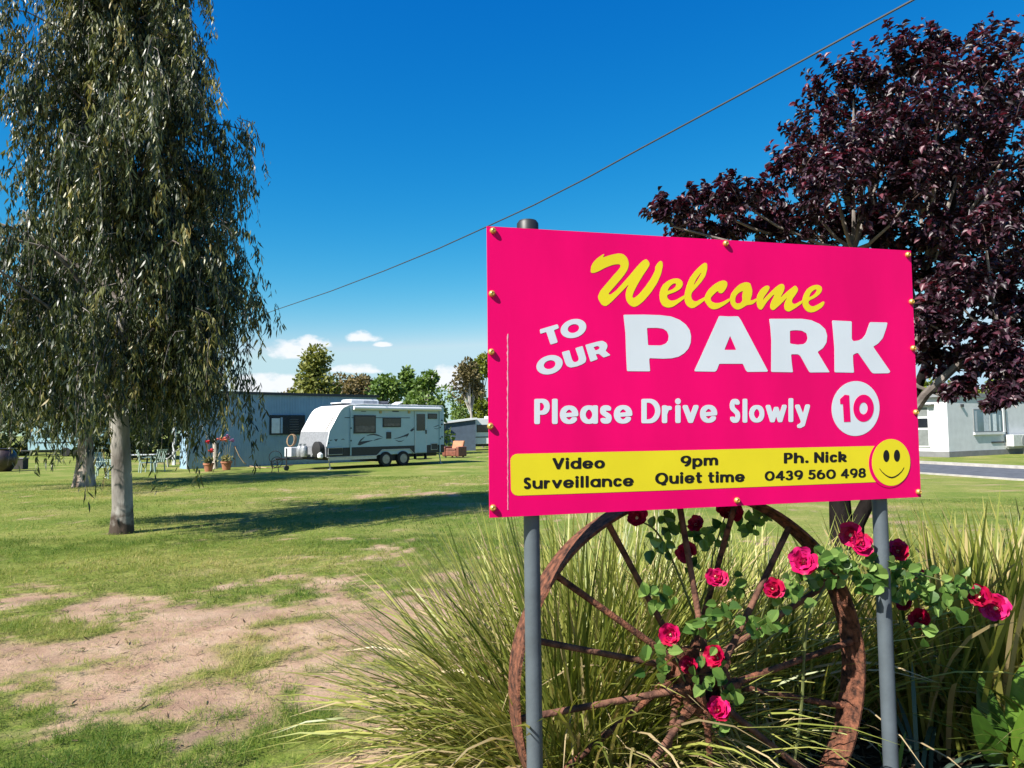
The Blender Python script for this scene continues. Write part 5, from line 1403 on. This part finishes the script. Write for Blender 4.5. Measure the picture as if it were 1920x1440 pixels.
# ------------------------------------------------------------------ terracotta pots with red geraniums
M_TERR = pm('terracotta', (.40, .16, .085), .85, .2, 6)
M_SOIL = pm('potting soil', (.05, .035, .025), .95)
M_STALK = leafmat('geranium leaves', [(0, (.06, .08, .03)), (.5, (.16, .17, .06)), (1, (.34, .30, .10))], rough=.6)
M_RED = pm('red petals', (.75, .03, .04), .6, .2, 20); M_ORG = pm('coral petals', (.80, .20, .13), .6, .2, 20); M_MAG = pm('mauve petals', (.42, .16, .32), .6, .2, 20)
def pot(px, py, r_, h_, label, heads, seed):
    b0 = G(px, py); t = thing('flower_pot', label, 'flower pot', b0, group='terracotta pots by the shed')
    MB().lathe([(r_ * .7, 0), (r_ * .95, h_ * .8), (r_ * 1.08, h_ * .8), (r_ * 1.08, h_), (r_ * .95, h_), (r_ * .9, h_ * .9), (0, h_ * .9)], 20).build('pot', M_TERR, t, smooth=True)
    q = random.Random(seed)
    n_ = 90; rg = np.random.default_rng(seed)
    pos = np.stack([rg.normal(0, r_ * .6, n_), rg.normal(0, r_ * .6, n_), h_ + rg.uniform(0, .22, n_)], 1)
    leaves('foliage', leaf_template2([(0, .3), (.5, 1), (1, .3)], .1), pos, rg.normal(0, 1, (n_, 3)), rg.normal(0, 1, (n_, 3)) + np.array([0, -.5, 1]), .11, .05, rg.uniform(0, 1, n_), M_STALK, t)
    for hx_, hz_, mt_ in heads:
        st = MB().tube([(0, 0, h_ * .9), (hx_ * .6, 0, hz_ * .6), (hx_, 0, hz_)], .010, 5).build('stem', pm('thin stem', (.20, .19, .12), .7), t)
        fb = MB()
        for _ in range(12): 
            c = Vector((hx_ + q.gauss(0, .05), q.gauss(0, .05), hz_ + q.gauss(0, .035))); s_ = q.uniform(.02, .04)
            fb.obox(c, Vector((s_, s_ * .4, 0)), Vector((-.2 * s_, s_, .3 * s_)), Vector((0, -.3 * s_, s_ * .8)))
        fb.build('flower_head', mt_, st)
    return t
pot(391, 884, .21, .36, 'terracotta pot with a red geranium head beside the pale stump', [(-.05, 1.28, M_RED), (.10, .9, M_RED)], 1)
pot(424.5, 881, .23, .38, 'terracotta pot with coral and mauve flowers right of the pale stump', [(-.22, 1.38, M_ORG), (.06, 1.46, M_MAG), (-.08, 1.3, M_ORG), (.2, 1.3, M_MAG)], 2)
sb_ = G(403, 879)
so = MB().tube([(0, 0, -.05), (.02, 0, .6), (-.02, 0, 1.35)], [.13, .11, .10], 10).tube([(0, 0, .3), (.25, -.05, .75)], [.05, .02], 6).tube([(0, 0, .2), (-.25, -.05, .55)], [.05, .02], 6).build('tree_stump', pm('pale dead wood', (.55, .47, .39), .9, .2, 6, .3, 30), None, smooth=True)
so.location = sb_; tag(so, 'pale bare stump standing between the terracotta pots', 'stump')

# ------------------------------------------------------------------ garden chairs and table
M_PLA = pm('pale green plastic', (.40, .52, .48), .5, .08, 4)
M_PLW = pm('grey white plastic', (.62, .63, .62), .5, .08, 4)
def chair(px, py, rz, label, mat, recl=.25):
    t = thing('garden_chair', label, 'chair', G(px, py), rz, 'plastic garden chairs')
    MB().box(-.26, .26, -.25, .25, .40, .44).build('seat', mat, t, bevel=.015)
    bk = MB()
    for i in range(5):
        x_ = -.22 + i * .11; bk.obox((x_, .25 + .24 * recl, .68), Vector((.035, 0, 0)), Vector((0, .24 * recl, .25)), Vector((0, -.012, .012 * recl)))
    bk.obox((0, .25 + .5 * recl, .94), Vector((.27, 0, 0)), Vector((0, .02, 0)), Vector((0, .01, .035)))
    bk.build('backrest', mat, t)
    for x_ in (-.25, .25):
        for y_ in (-.23, .23): MB().tube([(x_ * 1.08, y_ * 1.15, 0), (x_, y_, .42)], [.022, .03], 6).build('leg', mat, t)
        MB().box(x_ - .03, x_ + .03, -.24, .28, .62, .655).box(x_ - .02, x_ + .02, -.22, -.18, .44, .62).build('armrest', mat, t)
    return t
chair(275, 886, 2.2, 'pale green plastic chair at the right end of the garden table', M_PLA)
chair(291, 885, -1.9, 'pale green plastic chair with its back to the shed', M_PLA)
chair(304, 876, -1.2, 'reclining grey plastic chair leaning back towards the shed', M_PLW, 1.1)
chair(191, 893, 1.7, 'pale green plastic chair tilted beside the rear gum trunk', M_PLA, .5)
chair(201, 897, 1.4, 'pale green plastic chair half hidden by the front gum trunk', M_PLA, .45)
tb = thing('garden_table', 'pale plastic garden table behind the front gum trunk', 'table', G(252, 884), .25)
MB().box(-.85, .85, -.4, .4, .70, .74).build('table_top', M_PLW, tb, bevel=.015)
for x_ in (-.72, .72):
    for y_ in (-.3, .3): MB().tube([(x_, y_, 0), (x_, y_, .70)], .03, 6).build('leg', M_PLA, tb)

# urn and crate at the far left
ub = G(6, 884)
un = MB().lathe([(.28, 0), (.34, .05), (.52, .35), (.56, .6), (.48, .85), (.36, .98), (.40, 1.05), (.34, 1.06), (.30, .98), (0, .95)], 24).build('urn', pm('dark glazed urn', (.045, .03, .028), .3, .3, 5), None, smooth=True)
un.location = ub; tag(un, 'big dark glazed urn on the grass at the left edge', 'urn')
bx_ = thing('storage_crate', 'low dark crate on the grass beside the urn', 'crate', G(36, 880))
MB().box(-.30, .30, -.2, .2, .02, .5).build('box', pm('dark timber box', (.035, .03, .03), .8), bx_); MB().box(-.33, .33, -.23, .23, .502, .56).build('lid', pm('grey lid', (.20, .20, .21), .7), bx_)

# ------------------------------------------------------------------ caravans farther off
def smallvan(label, px, py, rz, ln, mat, H_=2.6, flip=False):
    t = thing('caravan', label, 'caravan', G(px, py), rz)
    pr = [(0, .5), (-.05, 1.1), (.35, 2.2), (.7, H_ - .08), (1.1, H_), (ln - .2, H_), (ln, H_ - .25), (ln, .5)]
    MB().prism([(x, 0, z) for x, z in pr], (0, 0, 0), (0, 2.2, 0)).build('body', mat, t, bevel=.03)
    MB().box(.5, ln - .1, -.012, -.0005, 1.02, 1.10).build('side_stripe', M_DECAL, t)
    for xa in (.9, ln * .62):
        w = MB().box(xa, xa + 1.1, -.03, -.0005, 1.45, 2.05).build('window', M_FRM, t); MB().box(xa + .05, xa + 1.05, -.036, -.0302, 1.5, 2.0).build('pane', M_GLS, w)
    ax = Matrix(((1, 0, 0), (0, 0, -1), (0, 1, 0)))
    for xx in ((ln * .5, ln * .5 + .8) if ln > 4.5 else (ln * .5,)):
        w = MB().lathe([(.21, .09), (.33, .09), (.34, .05), (.34, -.1), (0, -.1)], 20, o=(xx, .02, .34), ax=ax).build('wheel', M_TYRE, t, smooth=True)
        MB().lathe([(.20, .085), (.12, .06), (0, .07)], 16, o=(xx, .02, .34), ax=ax).build('rim', M_ALLOY, w)
    MB().box(.2, ln - .2, .2, 2.0, .32, .499).build('chassis', M_CDK, t)
    MB().tube([(.1, .5, .45), (-1.2, 1.1, .45)], .05, 6).tube([(.1, 1.7, .45), (-1.2, 1.1, .45)], .05, 6).tube([(-1.1, 1.1, .6), (-1.1, 1.1, .02)], .03, 6).build('drawbar', M_CDK, t)
    MB().box(ln * .4, ln * .4 + .8, .7, 1.5, H_, H_ + .2).build('air_conditioner', M_CWH, t, bevel=.05)
    return t
smallvan('pale blue caravan half hidden by gum leaves at the far left', 52, 857, .18, 5.2, pm('blue-white caravan side', (.40, .60, .68), .4, .05, 2))
smallvan('far white caravan partly covered by the left edge of the board', 874, 845, .35, 5.0, M_CWH, 2.55)
an = thing('annexe', 'dark grey canvas annexe with a pale roof behind the main caravan', 'annexe', G(836, 846), .28)
MB().prism([(0, 0, 0), (2.4, 0, 0), (2.4, 0, 2.45), (0, 0, 2.15)], (0, 0, 0), (0, 2.5, 0)).build('wall', pm('grey blue canvas', (.085, .12, .17), .8, .1, 3), an)
MB().prism([(-.15, 0, 2.16), (2.5, 0, 2.47), (2.5, 0, 2.62), (-.15, 0, 2.30)], (0, -.15, 0), (0, 2.6, 0)).build('roof', M_CWH, an)
ps = thing('site_marker', 'thin white site post with a small plate beside the slender tree', 'site marker', G(888.5, 843.5))
MB().box(-.05, .05, -.05, .05, 0, 1.4).build('post', M_CWH, ps); MB().box(-.16, .16, -.08, -.055, 1.2, 1.65).build('plate', M_CWH, ps)
# brown armchair left out on the grass
ac_ = thing('armchair', 'worn reddish-brown armchair standing on the lawn behind the caravan', 'armchair', G(852, 858), -.55)
M_LEA = pm('red brown upholstery', (.20, .060, .035), .6, .3, 5, .2, 20); M_LEO = pm('orange brown cushion', (.46, .19, .09), .7, .2, 5)
MB().box(-.38, .38, -.40, .36, .10, .44).build('base', M_LEA, ac_, bevel=.04); MB().box(-.36, .36, -.42, .2, .445, .56).build('seat_cushion', M_LEA, ac_, bevel=.05)
MB().prism([(-.40, .22, .4), (.40, .22, .4), (.40, .42, 1.0), (-.40, .42, 1.0)], (0, 0, 0), (0, .17, .0)).build('backrest', M_LEO, ac_, bevel=.05)
for x_ in (-.5, .5): MB().box(x_ - .11, x_ + .11, -.42, .44, .08, .66).build('armrest', M_LEA, ac_, bevel=.05)
for x_ in (-.4, .4):
    for y_ in (-.34, .34): MB().box(x_ - .04, x_ + .04, y_ - .04, y_ + .04, 0, .11).build('foot', M_FRM, ac_)

# ------------------------------------------------------------------ white house on the right
HA = math.radians(30)
hb = G(1780, 857.5); HO = Vector((hb.x, hb.y, 0))
house = thing('house', 'low white rendered house with flat grey roof across the lane', 'house', HO, HA)
HX = Vector((math.cos(HA), math.sin(HA), 0)); HYv = Vector((-math.sin(HA), math.cos(HA), 0))
M_REN = pm('white render', (.74, .75, .77), .85, .06, 2.5, .25, 14, spec=.2)
M_FAS = pm('grey fascia', (.24, .25, .26), .7, .1, 3)
zr = P(1785, 744, hb.y).z
mb = MB(); mb.box(0, 9, 0, 9, .0, zr).build('wall', M_REN, house, bevel=.02)
MB().box(-.02, 9.02, -.02, 9.02, 0, .28).build('plinth', pm('grey plinth', (.22, .22, .22), .9, .1, 3), house)
MB().box(-.25, 9.3, -.06, 9.3, zr + .002, zr + .22).build('roof', M_FAS, house)
def hs_(px, py): p = onplane(px, py, HO, HYv) - HO; return p.dot(HX), p.z
def hl_(px, py): p = onplane(px, py, HO, HX) - HO; return p.dot(HYv), p.z
(xa, za), (xb, zb4) = hs_(1826, 811), hs_(1877, 767)
w = MB().box(xa, xb, -.03, .01, za, zb4).build('window', M_FAS, house)
MB().box(xa + .05, xb - .05, -.036, -.0302, za + .05, zb4 - .05).build('pane', glassmat('blue grey glass', (.10, .15, .20), .08), w)
cw = (xb - xa)
for f0, f1, cc in ((.05, .11, (.45, .5, .56)), (.34, .50, (.55, .60, .66)), (.52, .57, (.75, .78, .8)), (.66, .78, (.78, .84, .88)), (.88, .93, (.5, .6, .65))):
    MB().box(xa + cw * f0, xa + cw * f1, -.040, -.0362, za + .06, zb4 - .1 - .25 * f0).build('curtain_or_reflection', pm('curtain %.2f' % f0, cc, .9), w)
MB().box(xa - .05, xb + .12, -.09, .01, za - .12, za - .001).build('sill', M_REN, w)
MB().box(xb + .08, xb + .32, -.05, .005, za - .0, zb4 + .02).build('architrave', M_CWH, w)
# air conditioner on its bracket, with pipe
(xa, za), (xb, zb4) = hs_(1884, 837), hs_(1925, 814)
acu = MB().box(xa, xb, -.45, -.08, za, zb4).build('air_conditioner', pm('white metal cabinet', (.66, .67, .64), .5), house, bevel=.02)
MB().lathe([(.27, 0), (.27, .015), (.23, .02), (0, .025)], 20, o=((xa + xb) / 2 - .1, -.45, (za + zb4) / 2), ax=Matrix(((1, 0, 0), (0, 0, -1), (0, 1, 0)))).build('fan_grille', pm('grey grille', (.30, .31, .31), .6), acu)
for x_ in (xa + .1, xb - .1): MB().box(x_ - .03, x_ + .03, -.42, 0, za - .06, za - .002).build('bracket', M_STEEL, acu)
MB().box((xa + xb) / 2 - .04, (xa + xb) / 2 + .04, -.40, -.32, 0, za - .06).build('leg', M_STEEL, acu)
MB().tube([(xa + .2, -.05, zb4), (xa + .12, -.05, zb4 + .35), (xa + .1, -.04, zr - .4)], .03, 6).build('pipe', M_FRM, acu)
MB().tube([(xb + .2, -.06, .3), (xb + .2, -.06, zr)], .04, 6).build('downpipe', M_CWH, house)
(xa, za) = hs_(1859, 831); (xb, zb4) = hs_(1882, 828)
MB().box(xa, xb, -.03, .0, za, zb4 + .02).build('vent_slot', M_FRM, house)
(xa, za) = hs_(1801, 763); MB().box(xa, xa + .14, -.10, .0, za, za + .14).build('wall_lamp', M_FRM, house)
# tall window strip on the sunlit side
ya, z1_ = hl_(1745, 838); yb, z2_ = hl_(1722, 762)
w = MB().box(-.05, .01, ya, ya + 3.0, z1_, z2_).build('window', M_CWH, house)
hh = z2_ - z1_
for f0, f1, mt_ in ((.03, .42, pm('grey panel', (.20, .215, .21), .6)), (.47, .70, M_GLS), (.75, .97, pm('grey panel', (.2, .2, .2), .6))):
    MB().box(-.058, -.0505, ya + .06, ya + 2.9, z1_ + hh * f0, z1_ + hh * f1).build('pane', mt_, w)
MB().box(-.30, -.03, ya - .3, ya + 3.4, z2_ + .05, z2_ + .10).build('awning_hood', M_FAS, house)

# ------------------------------------------------------------------ overhead cable and its pole behind the shed
pole_at = at_px(402, 43)
cb0 = Vector((pole_at.x, pole_at.y, 0)); cb1 = P(1712, 0, 9.0); cb1.z = 0
dv = (cb1 - cb0).normalized(); nv = Vector((-dv.y, dv.x, 0))
cpx = [(402, 622), (460, 602), (520, 580), (620, 546), (720, 508), (820, 467), (915, 424), (1000, 385), (1100, 334), (1200, 279), (1300, 225), (1400, 171), (1500, 116), (1600, 61), (1712, 0)]
cpts = [onplane(px, py, cb0, nv) for px, py in cpx]
cpts[0] = Vector((cb0.x, cb0.y, cpts[1].z + (cpts[1].z - cpts[2].z) * .4))
ext = (cpts[-1] - cpts[-2]).normalized()
cpts += [cpts[-1] + ext * 4, cpts[-1] + ext * 9]
cable = MB().tube(cpts, .017, 6).build('power_cable', pm('dark grey cable', (.05, .055, .06), .6), None, smooth=True)
tag(cable, 'single dark overhead cable crossing the blue sky', 'cable')
pz = cpts[0].z
pole = thing('power_pole', 'timber power pole behind the shed carrying the overhead cable', 'pole', pole_at)
MB().tube([(0, 0, -.2), (0, 0, pz + .35)], [.15, .11], 12).build('shaft', pm('weathered timber', (.20, .17, .14), .9, .2, 5), pole, smooth=True)
MB().box(-.6, .6, -.06, .06, pz - .05, pz + .07).build('crossarm', MATS['weathered timber'], pole)
